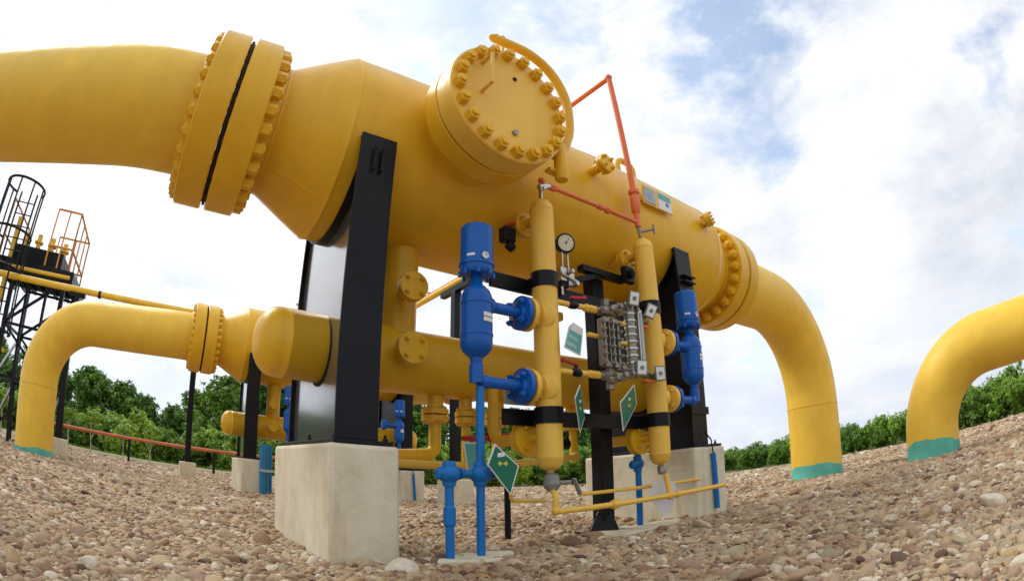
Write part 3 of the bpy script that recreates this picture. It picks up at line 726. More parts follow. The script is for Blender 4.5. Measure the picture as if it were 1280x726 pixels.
t = reg(thing('float_level_indicator', 'stainless float chamber with clamp rings and a long grey scale strip', 'level indicator', (2.56, 2.12, 1.0)), None)
mb = MB(); mb.lathe((2.545, 2.12, .98), (0, 0, 1), [(0, .02), (.01, .034), (.46, .034), (.47, .02)], 28)
build('chamber', mb, DSTEEL, t)
mb = MB()
for i in range(8): mb.lathe((2.545, 2.12, 1.07+.045*i), (0, 0, 1), [(0, .034), (.001, .040), (.012, .040), (.013, .034)], 28, cap=(False, False))
build('clamp_rings', mb, STEEL, t)
mb = MB(); mb.b2((2.60, 2.09, 1.02), (2.645, 2.115, 1.43)); sc_ = build('scale_housing', mb, STEEL, t, bevel=.004)
mb = MB(); mb.b2((2.612, 2.0865, 1.04), (2.633, 2.0895, 1.41)); build('scale_strip', mb, GREYP, sc_)
for zz_ in (1.40, 1.03):
    mb = MB(); mb.cyl((2.40, 2.14, zz_), (2.545, 2.12, zz_), .017, n=14); mb.cyl((2.545, 2.12, zz_-.0), (2.83, 2.19, zz_-.0), .017, n=14); mb.lathe((2.44, 2.135, zz_), (1, -.13, 0), [(0, .03), (.035, .03)], 6); mb.lathe((2.70, 2.155, zz_), (1, .2, 0), [(0, .03), (.035, .03)], 6)
    build('side_fitting', mb, DSTEEL, t)
for a_, b_ in (((2.42, 2.14, 1.20), (2.51, 2.13, 1.20)), ((2.42, 2.14, 1.325), (2.51, 2.13, 1.325)), ((2.19, 2.15, 1.22), (2.27, 2.15, 1.22))):
    mb = MB(); mb.cyl(a_, b_, .015, n=12); build('yellow_spacer', mb, YELLOW_T, t)
 
for p, rl in (((2.525, 2.05, 1.475), -10), ((2.70, 2.06, 1.425), -24), ((2.545, 2.05, 1.035), -4), ((2.755, 2.07, 1.02), 3)):
    nv = Vector((-.50, -.85, -.05)).normalized(); xv = Vector((-nv.y, nv.x, 0)).normalized(); zv = nv.cross(xv)*-1
    if zv.z < 0: zv = -zv
    a_ = radians(rl); x2 = xv*cos(a_)+zv*sin(a_); z2 = zv*cos(a_)-xv*sin(a_); rot = Matrix((x2, nv, z2)).transposed(); pc = Vector(p)
    mb = MB(); mb.box(pc, (.072, .014, .100), M=rot); mb.cyl(pc-nv*.007, pc-nv*.05, .028, n=14); mb.cyl(pc-nv*.05, pc-nv*.085+Vector((0, .02, -.01)), .020, n=12)
    hd = build('valve_head', mb, GREYV, t, bevel=.004)
    mb = MB(); mb.box(pc+nv*.0085, (.056, .003, .080), M=rot); build('white_face', mb, WHITE, hd, bevel=.001)
    mb = MB(); mb.lathe(pc+nv*.010, nv, [(0, .013), (.010, .011)], 14); build('centre_nut', mb, GREYV, hd)
for p, r_ in (((2.40, 2.10, 1.40), .030), ((2.46, 2.12, 1.43), .026), ((2.33, 2.11, 1.375), .028), ((2.40, 2.10, .975), .032), ((2.47, 2.10, .99), .026), ((2.35, 2.12, .955), .026), ((2.62, 2.12, 1.02), .028), ((2.60, 2.13, 1.42), .027)):
    mb = MB(); mb.sphere(p, r_, 14, (1, 1, .9)); mb.lathe(Vector(p)+Vector((-r_*1.4, 0, 0)), (1, 0, 0), [(0, r_*.7), (r_*.8, r_*.8), (r_*2.0, r_*.8), (r_*2.8, r_*.7)], 6); mb.cyl(Vector(p), Vector(p)+Vector((0, -.05, .01)), r_*.5, n=10); build('valve_knuckle', mb, DSTEEL, t)
for p in ((2.705, 2.128, 1.335), (2.70, 2.128, .975)):
    mb = MB(); mb.cyl(Vector(p), Vector(p)+Vector((.0, .05, 0)), .012, n=10); mb.bar(Vector(p)+Vector((-.06 if p[2] < 1.2 else -.03, -.006, 0)), Vector(p)+Vector((.06 if p[2] < 1.2 else .03, -.006, 0)), .020, .012)
    build('orange_handle', mb, ORANGE, t, bevel=.004)

# --- pressure gauge
t = reg(thing('pressure_gauge', 'round pressure gauge with pale dial above a small steel valve block', 'gauge', (2.18, 2.3, 1.56)), None)
gd = Vector((-.35, -1, -.15)).normalized(); gc = Vector((2.185, 2.3, 1.855))
mb = MB(); mb.lathe(gc, gd, [(-.03, .050), (-.028, .060), (.0, .062), (.004, .066), (.016, .066), (.018, .058)], 36); build('case', mb, BLACK, t)
mb = MB(); mb.lathe(gc+gd*.0185, gd, [(0, .0535), (.002, .0535)], 32); di = build('dial', mb, DIAL, t)
gx, gy, _ = basis(gd)
mb = MB(); mb.bar(gc+gd*.0225, gc+gd*.0225+(gx*.5+gy*.7)*.045, .004, .002); mb.lathe(gc+gd*.0215, gd, [(0, .006), (.003, .006)], 12); build('pointer', mb, HOLE, di); mb = MB()
for k in range(9):
    a = radians(-40+k*32.5); c0 = gc+gd*.0212; r_ = gx*cos(a)+gy*sin(a); mb.bar(c0+r_*.040, c0+r_*.049, .003, .001)
build('scale_marking', mb, HOLE, di)
mb = MB(); mb.cyl((2.16, 2.31, 1.60), (2.165, 2.31, 1.80), .008, n=10); mb.cyl((2.215, 2.31, 1.60), (2.21, 2.31, 1.80), .008, n=10); build('capillary', mb, STEEL, t)
mb = MB(); mb.box((2.15, 2.31, 1.635), (.05, .05, .09)); mb.box((2.215, 2.31, 1.61), (.05, .05, .09)); mb.cyl((2.12, 2.28, 1.63), (2.25, 2.28, 1.60), .012, n=10)
mb.cyl((2.19, 2.24, 1.65), (2.19, 2.30, 1.65), .014, n=10); mb.cyl((2.15, 2.31, 1.50), (2.15, 2.31, 1.60), .01, n=10); mb.cyl((2.235, 2.25, 1.58), (2.235, 2.30, 1.58), .016, n=10); build('valve_block', mb, STEEL, t, bevel=.003)

# --- little isolating valve with red handle beside the first tube
t = reg(thing('needle_valve', 'black valve with a red cap on the vessel nozzle left of the first tube', 'valve', (1.83, 2.4, 1.9)), None)
mb = MB(); mb.box((1.80, 2.40, 1.845), (.09, .07, .10)); mb.cyl((1.80, 2.40, 1.79), (1.83, 2.38, 1.75), .03, n=12); build('body', mb, BLACK, t, bevel=.012)
mb = MB(); mb.bar((1.78, 2.38, 1.90), (1.86, 2.37, 1.94), .03, .02); build('handle', mb, RED, t, bevel=.004)

# --- orange vent line
t = reg(thing('vent_line', 'thin faded orange pipe rising in a tall bend from the tube tops', 'pipe', (2.85, 2.2, 2.1)), None)
mb = MB(); mb.tube([(2.00, 2.2, 2.165), (2.40, 2.2, 2.165), (2.83, 2.2, 2.165)], .015, 12); mb.sphere((2.52, 2.2, 2.165), .028, 14); mb.lathe((2.43, 2.2, 2.165), (1, 0, 0), [(0, .021), (.035, .021)], 12)
mb.lathe((1.985, 2.2, 2.165), (1, 0, 0), [(0, .024), (.05, .024)], 6); mb.sphere((1.925, 2.2, 2.185), .024, 12); build('cross_pipe', mb, ORANGE, t)
mb = MB(); mb.tube([(2.845, 2.2, 2.13), (2.845, 2.2, 2.24)], .022, 14); mb.lathe((2.845, 2.2, 2.24), (0, 0, 1), [(0, .024), (.02, .036), (.14, .036), (.15, .030), (.16, .030), (.17, .043), (.195, .043), (.20, .034)], 20); build('coupling', mb, ORANGE, t)
mb = MB(); mb.tube([(2.845, 2.2, 2.43), (2.75, 2.2, 3.52)], .023, 16); build('riser', mb, ORANGE, t)
mb = MB(); mb.sphere((2.748, 2.2, 3.535), .031, 14); mb.tube([(2.75, 2.2, 3.53), (2.76, 3.1, 3.53)], .022, 14); build('cross_over', mb, ORANGE, t)
mb = MB(); mb.tube([(2.3, 3.05, 3.34), (3.62, 3.05, 3.40)], .020, 12); mb.tube([(2.76, 3.08, 3.53), (2.76, 3.06, 3.36)], .018, 10); mb.tube([(3.6, 3.05, 3.40), (3.6, 3.0, 2.95)], .018, 10); build('header', mb, ORANGE, t)
mb = MB(); mb.cyl((1.912, 2.2, 2.05), (1.912, 2.2, 2.15), .014, n=12); mb.cyl((1.90, 2.2, 2.13), (1.99, 2.2, 2.165), .018, n=12); mb.bar((1.90, 2.16, 2.10), (1.96, 2.16, 2.14), .014); build('top_valve', mb, STEEL, t)
mb = MB(); mb.cyl((2.858, 2.2, 2.05), (2.848, 2.2, 2.14), .014, n=12); mb.cyl((2.85, 2.20, 2.09), (2.93, 2.13, 2.11), .010, n=10); mb.bar((2.935, 2.125, 2.07), (2.935, 2.125, 2.15), .012); build('tee_valve', mb, DSTEEL, t)

# --- drain line in front
t = reg(thing('drain_line', 'thin yellow drain pipe running low in front of the black stand', 'pipe', (1.9, 2.1, .2)), None)
mb = MB(); mb.tube([(1.912, 2.2, .34), (1.875, 2.12, .30), (1.87, 2.12, .215), (3.55, 2.12, .235)], .0165, 14, fillet=.02); build('pipe', mb, YELLOW_T, t, smooth=50)
mb = MB(); mb.lathe((2.30, 2.12, .2205), (1, 0, .012), [(0, .026), (.03, .03), (.06, .026)], 8); build('union', mb, YELLOW_T, t)
mb = MB(); mb.sphere((1.872, 2.12, .22), .024, 12); build('elbow', mb, YELLOW_T, t)
mb = MB(); mb.lathe((2.92, 2.12, .2275), (1, 0, .012), [(0, .024), (.05, .024)], 8); mb.cyl((2.86, 2.12, .21), (2.86, 2.15, .37), .018, n=12); mb.sphere((2.86, 2.12, .227), .03, 12); build('tee', mb, YELLOW_T, t)
mb = MB(); mb.tube([(2.2, 2.28, .29), (3.45, 2.28, .30)], .012, 10); build('return_pipe', mb, YELLOW_T, t)
t2 = reg(thing('ball_valve', 'grey cast ball valve under the first yellow tube', 'valve', (1.905, 2.18, .37), 'drain valves under the tubes'), None)
mb = MB(); mb.lathe((1.912, 2.2, .42), (-.12, -.25, -.8), [(0, .024), (.01, .03), (.02, .044), (.075, .046), (.09, .032), (.10, .024)], 16); build('body', mb, GREYV, t2)
mb = MB(); mb.cyl((1.92, 2.17, .37), (1.98, 2.11, .37), .012, n=10); mb.bar((1.985, 2.10, .39), (2.03, 2.10, .30), .03, .012); build('lever', mb, GREYV, t2, bevel=.003)
t2 = reg(thing('ball_valve', 'small steel ball valve with a thin lever under the second yellow tube', 'valve', (2.868, 2.18, .40), 'drain valves under the tubes'), None)
mb = MB(); mb.lathe((2.872, 2.2, .43), (0, -.2, -1), [(0, .02), (.01, .026), (.05, .028), (.06, .02)], 14); build('body', mb, DSTEEL, t2)
mb = MB(); mb.bar((2.86, 2.14, .40), (2.99, 2.12, .405), .02, .006); build('lever', mb, STEEL, t2)

# --- sheets and tags
def kite(name, label, cat, pts, mat, edge=None, face=True):
    A_ = np.array([tuple(p) for p in pts], float); c0 = A_.mean(0); nn_ = np.linalg.svd(A_-c0)[2][2]; A_ = A_-((A_-c0)@nn_)[:, None]*nn_
    pts = [Vector(p) for p in A_]; c_ = Vector(c0); n_ = Vector(nn_).normalized()
    if n_.y > 0: n_ = -n_
    t = reg(thing(name, label, cat, tuple(c_), None), None)
    mb = MB(); mb.prism([p-n_*.0 for p in pts], -n_*.003); build('plate', mb, edge or mat, t)
    if edge:
        mb = MB(); mb.prism([c_+(p-c_)*.91+n_*.0012 for p in pts], -n_*.001); build('panel', mb, mat, t)
    return t, c_, n_
def bowtie(t, c_, n_, sx, sz):
    xh = Vector((n_.y, -n_.x, 0)).normalized(); 
    if xh.x < 0: xh = -xh
    zh = n_.cross(xh); zh = zh if zh.z > 0 else -zh
    mb = MB(); o_ = c_+n_*.002
    for s in (-1, 1):
        mb.prism([o_, o_+xh*s*sx+zh*sz*.8, o_+xh*s*sx-zh*sz*.8], n_*.001); mb.prism([o_+xh*s*sx*.75+zh*sz*.3, o_+xh*s*sx*1.5, o_+xh*s*sx*.75-zh*sz*.3], n_*.0011)
    build('valve_symbol', mb, TAGY, t)
    mb = MB(); q_ = o_+zh*sz*2.6-xh*sx*.5; mb.prism([q_-xh*sx*.9-zh*sz*.7, q_+xh*sx*.9-zh*sz*.4, q_+xh*sx*.9+zh*sz*.9, q_-xh*sx*.9+zh*sz*.6], n_*.001); lb = build('number_label', mb, WHITE, t)
t, c_, n_ = kite('valve_tag', 'dark green diamond tag with yellow valve symbol, beside the blue ball fittings', 'tag', [(1.483, 2.1, 0.57), (1.646, 2.13, 0.463), (1.594, 2.13, 0.316), (1.437, 2.1, 0.47)], GREEN, WHITE)
bowtie(t, c_+Vector((-.004, 0, .02)), n_, .026, .016)
kite('valve_tag', 'pale green tag seen almost edge-on behind the blue riser', 'tag', [(1.462, 2.35, 0.59), (1.62, 2.45, 0.597), (1.634, 2.45, 0.434), (1.494, 2.35, 0.424)], PTEAL, WHITE)
t, c_, n_ = kite('valve_tag', 'narrow green diamond tag turned sideways under the left red handle', 'tag', [(2.008, 2.05, 0.894), (2.113, 2.13, 0.724), (2.023, 2.08, 0.633), (1.91, 1.99, 0.806)], GREEN, WHITE)
bowtie(t, c_, n_, .02, .014)
t, c_, n_ = kite('valve_tag', 'green diamond tag with yellow symbol hanging below the stainless gauges', 'tag', [(2.524, 2.1, 0.939), (2.608, 2.16, 0.827), (2.396, 2.1, 0.647), (2.29, 2.02, 0.804)], GREEN, WHITE)
bowtie(t, c_, n_, .022, .014)
t, c_, n_ = kite('plastic_sheet', 'whitish translucent diamond sheet hanging behind the drain pipe', 'sheet', [(2.78, 2.2, .33), (3.02, 2.2, .31), (3.06, 2.2, .235), (2.96, 2.2, .10), (2.90, 2.2, .07), (2.76, 2.2, .21)], PLASTIC)
mb = MB(); pts = [(2.043, 2.12, 1.262), (2.16, 2.15, 1.249), (2.116, 2.15, 1.081), (1.935, 2.08, 1.095), (1.992, 2.1, 1.226)]
t, c_, n_ = kite('text_plate', 'tilted pale teal plate with two words hanging left of the black stand', 'sign', pts, PTEAL, WHITE)
def words(parent, txt, origin, xh, zh, size, mat, thick=.0008):
    cu = bpy.data.curves.new('lettering', 'FONT'); cu.body = txt; cu.size = size; cu.extrude = thick
    to = bpy.data.objects.new('lettering', cu); COL.objects.link(to)
    dg = bpy.context.evaluated_depsgraph_get(); me_ = bpy.data.meshes.new_from_object(to.evaluated_get(dg))
    COL.objects.unlink(to); bpy.data.objects.remove(to)
    xh = Vector(xh).normalized(); zh = Vector(zh).normalized(); yh = xh.cross(zh)
    M = Matrix((xh, zh, yh)).transposed().to_4x4(); M.translation = Vector(origin) - wl(parent)
    me_.transform(M); me_.materials.clear(); me_.materials.append(mat)
    o = bpy.data.objects.new('lettering', me_); COL.objects.link(o); o.parent = parent; return o
xh = Vector((.181, .07, -.014)); xh = (xh-n_*xh.dot(n_)).normalized(); zh = n_.cross(xh); zh = zh if zh.z > 0 else -zh
LET = paint('pale_lettering', (.62, .78, .76), .5)
hp = [pts[0], pts[1], tuple(Vector(pts[1]).lerp(Vector(pts[2]), .27)), tuple(Vector(pts[4]).lerp(Vector(pts[3]), .10))]; c9 = sum((Vector(p) for p in pts), Vector())/5
mb = MB(); mb.prism([(lambda q_: q_-n_*(q_-c_).dot(n_)+n_*.0022)(c9+(Vector(p)-c9)*.93) for p in hp], n_*.001); build('pale_header', mb, WHITE, t)
lb_ = Vector((1.935, 2.08, 1.095)); lb_ = lb_-n_*(lb_-c_).dot(n_)+n_*.0045
words(t, 'VALVULA', lb_+xh*.036+zh*.068, xh, zh, .030, LET)
words(t, 'ABIERTA', lb_+xh*.020+zh*.022, xh, zh, .030, LET)

# --- blue risers with ball fittings on a rough concrete pad
t = reg(thing('blue_riser', 'pair of bright blue upright pipes joined by two ball fittings', 'pipe', (1.4, 2.2, 0)), None)
mb = MB(); mb.cyl((1.468, 2.2, .86), (1.462, 2.2, -.02), .0215, n=16); build('tall_pipe', mb, BLUE2, t)
mb = MB(); mb.cyl((1.290, 2.2, .40), (1.290, 2.2, -.02), .0215, n=16); mb.lathe((1.290, 2.2, .17), (0, 0, 1), [(0, .022), (.01, .030), (.09, .030), (.10, .022)], 16); build('short_pipe', mb, BLUE2, t)
for uu, lb in ((1.462, 'a'), (1.290, 'b')):
    mb = MB(); mb.sphere((uu, 2.2, .425), .056, 28, (1, 1, .86)); mb.lathe((uu, 2.2, .365), (0, 0, 1), [(0, .030), (.02, .034), (.10, .034), (.12, .030)], 16)
    if lb == 'a': mb.lathe((uu, 2.2, .425), (1, 0, 0), [(0, .03), (.055, .034), (.08, .026)], 16)
    else: mb.lathe((uu, 2.2, .425), (-1, 0, 0), [(0, .03), (.062, .030), (.070, .020)], 8)
    build('ball_fitting', mb, BLUE2, t)
mb = MB(); mb.cyl((1.29, 2.2, .425), (1.462, 2.2, .425), .019, n=14); mb.lathe((1.345, 2.2, .425), (1, 0, 0), [(0, .03), (.02, .022)], 14); build('link_pipe', mb, BLUE2, t)
mb = MB(); n = 22; top = []; 
for k in range(n):
    a = 2*pi*k/n; rr = 1+.16*sin(3*a)+.13*sin(5*a+1)+.06*sin(9*a)
    top.append(Vector((1.40+.25*rr*cos(a), 2.22+.12*rr*sin(a), .012+.005*sin(2*a))))
mb.prism(top, (0, 0, -.08)); o = build('concrete_pad', mb, CONC, bevel=.01); reg(tag(o, 'small rough concrete pad at the foot of the blue pipes', 'pad'), None)
t = reg(thing('blue_drain', 'short blue pipe with a round valve beside the right concrete block', 'pipe', (2.875, 2.4, 0)), None)
mb = MB(); mb.cyl((2.878, 2.4, .60), (2.883, 2.4, -.02), .022, n=16); build('pipe', mb, BLUE2, t)
mb = MB(); mb.sphere((2.875, 2.4, .455), .046, 20, (1, 1, .9)); mb.lathe((2.875, 2.4, .455), (-1, 0, -.1), [(0, .03), (.06, .03), (.075, .018)], 14); mb.lathe((2.875, 2.4, .40), (0, 0, 1), [(0, .03), (.11, .03)], 14); build('valve', mb, BLUE2, t)
mb = MB(); top = []
for k in range(18):
    a = 2*pi*k/18; rr = 1+.12*sin(3*a+2); top.append(Vector((2.80+.42*rr*cos(a), 2.36+.16*rr*sin(a), .022)))
mb.prism(top, (0, 0, -.08)); o = build('concrete_pad', mb, CONC, bevel=.01); reg(tag(o, 'flat concrete pad in the gravel behind the stand foot', 'pad'), None)
t = reg(thing('blue_conduit', 'slim blue conduit standing against the front of the right concrete block', 'pipe', (3.64, 2.25, .3)), 'hair-thin blue conduit on the block seen far behind the big one')
mb = MB(); mb.cyl((3.635, 2.255, .49), (3.665, 2.255, .05), .021, n=14); build('tube', mb, BLUE2, t)
mb = MB(); mb.tube([(3.635, 2.255, .49), (3.62, 2.26, .60), (3.56, 2.28, .66)], .006, 8, fillet=.03); build('cable', mb, BLACK, t)

# --- drop legs under the lower drum
t = reg(thing('drain_manifold', 'yellow flanged drop legs and elbows hanging under the lower drum', 'pipework', (1.8, 2.9, .6), None), None)
for uu, rr, elbow in ((1.600, .045, 1), (1.822, .036, 0), (2.060, .045, 0), (2.75, .045, 0)):
    mb = MB(); mb.cyl((uu, VW, .95), (uu, VW, .80), rr*1.15, n=20); mb.lathe((uu, VW, .832), (0, 0, -1), [(0, rr), (.01, rr*1.9), (.040, rr*1.9)], 32); up_f = build('drop_leg', mb, YELLOW, t)
    mb = MB(); mb.lathe((uu, VW, .782), (0, 0, -1), [(0, rr*1.9), (.032, rr*1.9), (.045, rr)], 32)
    if elbow: mb.tube([(uu, VW, .78), (uu, VW, .545), (uu-.60, VW, .505)], rr*.85, 18, fillet=.06)
    else: mb.cyl((uu, VW, .78), (uu, VW, .50), rr*.7, n=16)
    lf = build('leg_flange', mb, YELLOW, t, smooth=40)
    bolts(up_f, (uu, VW, .828), (0, 0, 1), rr*1.5, 6, .010, .012, .006, YELLOW, .3, back=.078)
mb = MB(); mb.tube([(1.0, 2.75, .475), (1.9, 2.75, .475), (2.62, 2.75, .53)], .024, 14); mb.sphere((2.62, 2.75, .53), .036, 12); mb.sphere((1.98, 2.75, .485), .045, 12); build('long_pipe', mb, YELLOW_T, t)
mb = MB(); mb.lathe((2.02, 2.74, .65), (1, 0, .03), [(-.32, .015), (-.1, .018), (-.06, .035), (.06, .035), (.1, .02)], 14); build('red_valve', mb, RED, t)
mb = MB(); mb.b2((2.22, 2.72, .62), (2.36, 2.80, .72)); mb.tube([(2.1, 2.78, .60), (2.45, 2.78, .62)], .02, 12); mb.tube([(2.02, 2.7, .45), (2.02, 2.7, .25), (2.3, 2.7, .24)], .012, 10, fillet=.03); build('small_piping', mb, YELLOW_T, t)
mb = MB(); mb.cyl((2.42, 2.72, .62), (2.52, 2.72, .62), .04, n=14); mb.cyl((2.45, 2.72, .62), (2.45, 2.72, .70), .012, n=8); build('actuator', mb, BLACK, t)
mb = MB(); mb.cyl((2.03, 2.75, .44), (2.03, 2.75, -.05), .02, n=12); build('prop', mb, BLACK, t)

# --- second separator: a copy of everything registered with a far label
SHIFT = Vector((.48, 5.95, -.07))
for o, far in list(SKID):
    if far is None: continue
    d = SHIFT.copy()
    if o.name.startswith('concrete_block') or True: pass
    c = copy_tree(o, None, d); c['label'] = far
    if o.get('category') in ('plinth', 'pipe', 'pressure vessel', 'steel support', 'level switch'): pass

# ------------------------------------------------------------------ other pipes and supports
t = thing('process_pipe', 'yellow pipe at the right edge curving down into the gravel, teal foot', 'pipe', (7.35, 1.02, 0), 'yellow process pipes that dive into the gravel')
mb = MB(); mb.tube([(7.35, 1.01, -.3), (7.35, 1.01, 1.255), (7.35, -6, 1.30)], PR, 72, fillet=.95, steps=28); build('pipe', mb, YELLOW_P, t, smooth=50)
ragged_wrap(t, 7.35, 1.01, .17, 2.0, -.05)

def rack_post(label, u, y, ztop, tee, blk=.36, labb=None):
    g = gz(u, y)
    t = thing('pipe_support', label, 'steel support', (u, y, g), 'slim black pipe supports on small blocks')
    mb = MB(); mb.b2((u-.065, y-.065, .38+g), (u+.065, y+.065, ztop)); build('column', mb, BLACK, t, bevel=.005)
    mb = MB(); mb.b2((u-.05, y-tee, ztop), (u+.05, y+tee, ztop+.10)) if tee > .2 else mb.b2((u-.2, y-.06, ztop), (u+.2, y+.06, ztop+.08)); build('cross_head', mb, BLACK, t, bevel=.005)
    mb = MB(); mb.b2((u-blk/2, y-blk/2, g-.2), (u+blk/2, y+blk/2, .378+g)); o = build('concrete_block', mb, CONC, bevel=.02)
    tag(o, labb, 'plinth', 'concrete plinths under the pipe supports')
rack_post('slim black post rising behind the bolted flange of the rear pipe', .53, 12.0, 3.30, .1, .38, 'little cream block under the slim post behind the rear flange')
rack_post('black post just right of the far left yellow pipe foot', -2.52, 12.0, 3.30, .1, .38, 'cream block half hidden behind the far left teal pipe foot')
rack_post('black T-topped post seen under the vessel left of the blue switch', 4.33, 7.2, 3.38, .45, .42, 'cream block under the T-topped post, behind the blue ball fittings')
t = thing('overhead_pipe', 'long thin yellow pipe running from the tower behind the rear flange', 'pipe', (-2, 12, 3.5))
mb = MB(); mb.tube([(-9, 12, 3.30), (-2.5, 12, 3.46), (9, 12, 3.66)], .075, 16); build('pipe', mb, YELLOW_P, t)
for uu in (-2.0, .9):
    mb = MB(); mb.lathe((uu, 12, 3.46+(uu+2)*.017), (1, 0, .017), [(0, .09), (.06, .09)], 16); build('pipe_shoe', mb, BLACK, t)
t = thing('overhead_pipe', 'pale yellow pipe slanting up to the T-topped post, under the vessel', 'pipe', (4.4, 7.5, 3.5))
mb = MB(); mb.tube([(4.33, 11.0, 3.52), (4.33, 4.6, 3.56)], .055, 16); build('pipe', mb, YELLOW_P, t)
mb = MB(); mb.tube([(4.42, 11.0, 3.66), (4.42, 4.6, 3.70)], .016, 10); mb.tube([(4.4, 8.2, 3.66), (2.6, 8.6, 3.75)], .014, 8); build('thin_orange_pipe', mb, ORANGE, t)
t = thing('light_blue_conduits', 'cluster of light blue upright conduits beside the rear black saddle post', 'conduits', (1.5, 8.4, 0))
for k in range(4):
    mb = MB(); mb.cyl((1.50+.07*k, 8.1+.1*k, -.15), (1.50+.07*k, 8.1+.1*k, .72), .027, n=12); build('conduit', mb, LBLUE, t)
mb = MB(); mb.b2((1.45, 8.06, .30), (1.78, 8.075, .34)); build('strap', mb, GALV, t)

# ------------------------------------------------------------------ tower with caged ladder (far left)
tx, ty = -3.85, 13.6; g = gz(tx, ty)
t = thing('ladder_tower', 'black steel access tower with caged ladder and yellow railings at far left', 'tower', (tx, ty, g))
hw, hd, PZ = .75, .85, 3.82
for sx in (-1, 1):
    for sy in (-1, 1):
        mb = MB(); mb.bar((tx+sx*hw, ty+sy*hd, g), (tx+sx*hw, ty+sy*hd, PZ), .11); build('column', mb, BLACK, t)
mb = MB()
for sx in (-.25, .3): mb.bar((tx+sx, ty-hd, g), (tx+sx, ty-hd, PZ), .07)
for k in range(3):
    z0, z1 = g+.25+k*1.2, g+.25+(k+1)*1.2
    for sy in (-1, 1):
        a, b_ = (-1, 1) if k % 2 == 0 else (1, -1)
        mb.bar((tx+a*hw, ty+sy*hd, z0), (tx+b_*hw, ty+sy*hd, z1), .06); mb.bar((tx-hw, ty+sy*hd, z1), (tx+hw, ty+sy*hd, z1), .06)
    for sx in (-1, 1):
        mb.bar((tx+sx*hw, ty-hd, z0), (tx+sx*hw, ty+hd, z1), .06); mb.bar((tx+sx*hw, ty-hd, z1), (tx+sx*hw, ty+hd, z1), .06)
build('bracing', mb, BLACK, t)
mb = MB(); mb.b2((tx-1.35, ty-1.0, PZ), (tx+.95, ty+1.0, PZ+.10)); 
for k in range(7): mb.b2((tx-1.30+k*.36, ty-1.0, PZ-.12), (tx-1.25+k*.36, ty+1.0, PZ))
mb.b2((tx-1.36, ty-1.02, PZ-.16), (tx+.96, ty-.98, PZ+.16)); mb.b2((tx+.78, ty-1.0, PZ-.16), (tx+.98, ty+1.02, PZ+.16)); mb.b2((tx-1.0, ty-.7, PZ+.1), (tx+.5, ty+.5, PZ+.62)); build('platform', mb, BLACK, t)
rz = PZ+1.60
def rail(pts, name):
    mb = MB()
    for z_ in (rz, PZ+.68): mb.tube([(p[0], p[1], z_) for p in pts], .028, 8)
    for p in pts: mb.cyl((p[0], p[1], PZ+.1), (p[0], p[1], rz), .022, n=8)
    build(name, mb, ORANGE_R, t)
ORANGE_R = paint('railing_paint', (.72, .30, .05), .5, 0, .2)
rail([(tx+.78, ty-.98), (tx+.78, ty-.3), (tx+.78, ty+.35), (tx+.78, ty+.98)], 'railing')
rail([(tx-.2, ty+.98), (tx+.35, ty+.98), (tx+.78, ty+.98)], 'railing')
rail([(tx+.10, ty-.98), (tx+.45, ty-.98), (tx+.78, ty-.98)], 'railing')
rail([(tx-1.3, ty-.98), (tx-1.3, ty), (tx-1.3, ty+.98)], 'railing')
lx, ly = tx-.88, ty-1.12
mb = MB()
for sx in (-.25, .25): mb.tube([(lx+sx, ly, g+.1), (lx+sx, ly, PZ+1.75)], .028, 8)
for k in range(18): mb.cyl((lx-.25, ly, g+.35+k*.3), (lx+.25, ly, g+.35+k*.3), .016, n=8)
build('ladder', mb, BLACK, t)
mb = MB()
def hoop(z_, tilt=0):
    pts = [(lx+.56*cos(a), ly-.40-.56*sin(a), z_) for a in [radians(-45+270*i/20) for i in range(21)]]
    mb.tube(pts, .032, 8)
for z_ in (g+2.3, PZ-.3, PZ+.55, PZ+1.72): hoop(z_)
for i in range(7):
    a = radians(-30+40*i); mb.tube([(lx+.56*cos(a), ly-.40-.56*sin(a), g+2.3), (lx+.56*cos(a), ly-.40-.56*sin(a), PZ+1.72)], .024, 6)
build('cage', mb, BLACK, t)
for k, (dx, dy) in enumerate(((-.75, -.5), (-.35, -.55), (.05, -.5), (.4, -.3), (.2, .3))):
    mb = MB(); mb.cyl((tx+dx, ty+dy, PZ+.6), (tx+dx, ty+dy, PZ+1.0), .07, n=12); mb.lathe((tx+dx, ty+dy, PZ+.78), (0, 0, 1), [(0, .13), (.05, .13)], 14); build('yellow_valve', mb, YELLOW_P, t)
mb = MB(); mb.tube([(tx-.9, ty-1.03, PZ-.05), (tx+.9, ty-1.03, PZ+.0)], .05, 10); build('yellow_pipework', mb, YELLOW_P, t)
mb = MB(); mb.cyl((tx-1.0, ty-.9, PZ-.9), (tx-1.0, ty-.9, PZ+1.2), .06, n=12)
build('yellow_pipework', mb, YELLOW_P, t)
mb = MB(); mb.bar((tx-1.2, ty-1.0, 2.05), (tx-.55, ty-1.0, 1.85), .10); build('yellow_gate_bar', mb, TAGY, t)

# ------------------------------------------------------------------ orange guard rail in front of the trees
t = thing('guard_rail', 'rusty orange pipe railing on black posts along the far gravel edge', 'railing', (0, 18, -.13))
mb = MB(); mb.tube([(-4.6, 18, .60), (0, 18, .64), (6, 18, .68), (14, 18, .72)], .055, 12); build('top_pipe', mb, RUST, t)
for uu in (-1.25, 1.7, 4.7, 7.7, 10.7):
    mb = MB(); mb.cyl((uu, 18.0, gz(0, 18)-.1), (uu, 18.0, .66), .045, n=10); build('post', mb, BLACK, t)

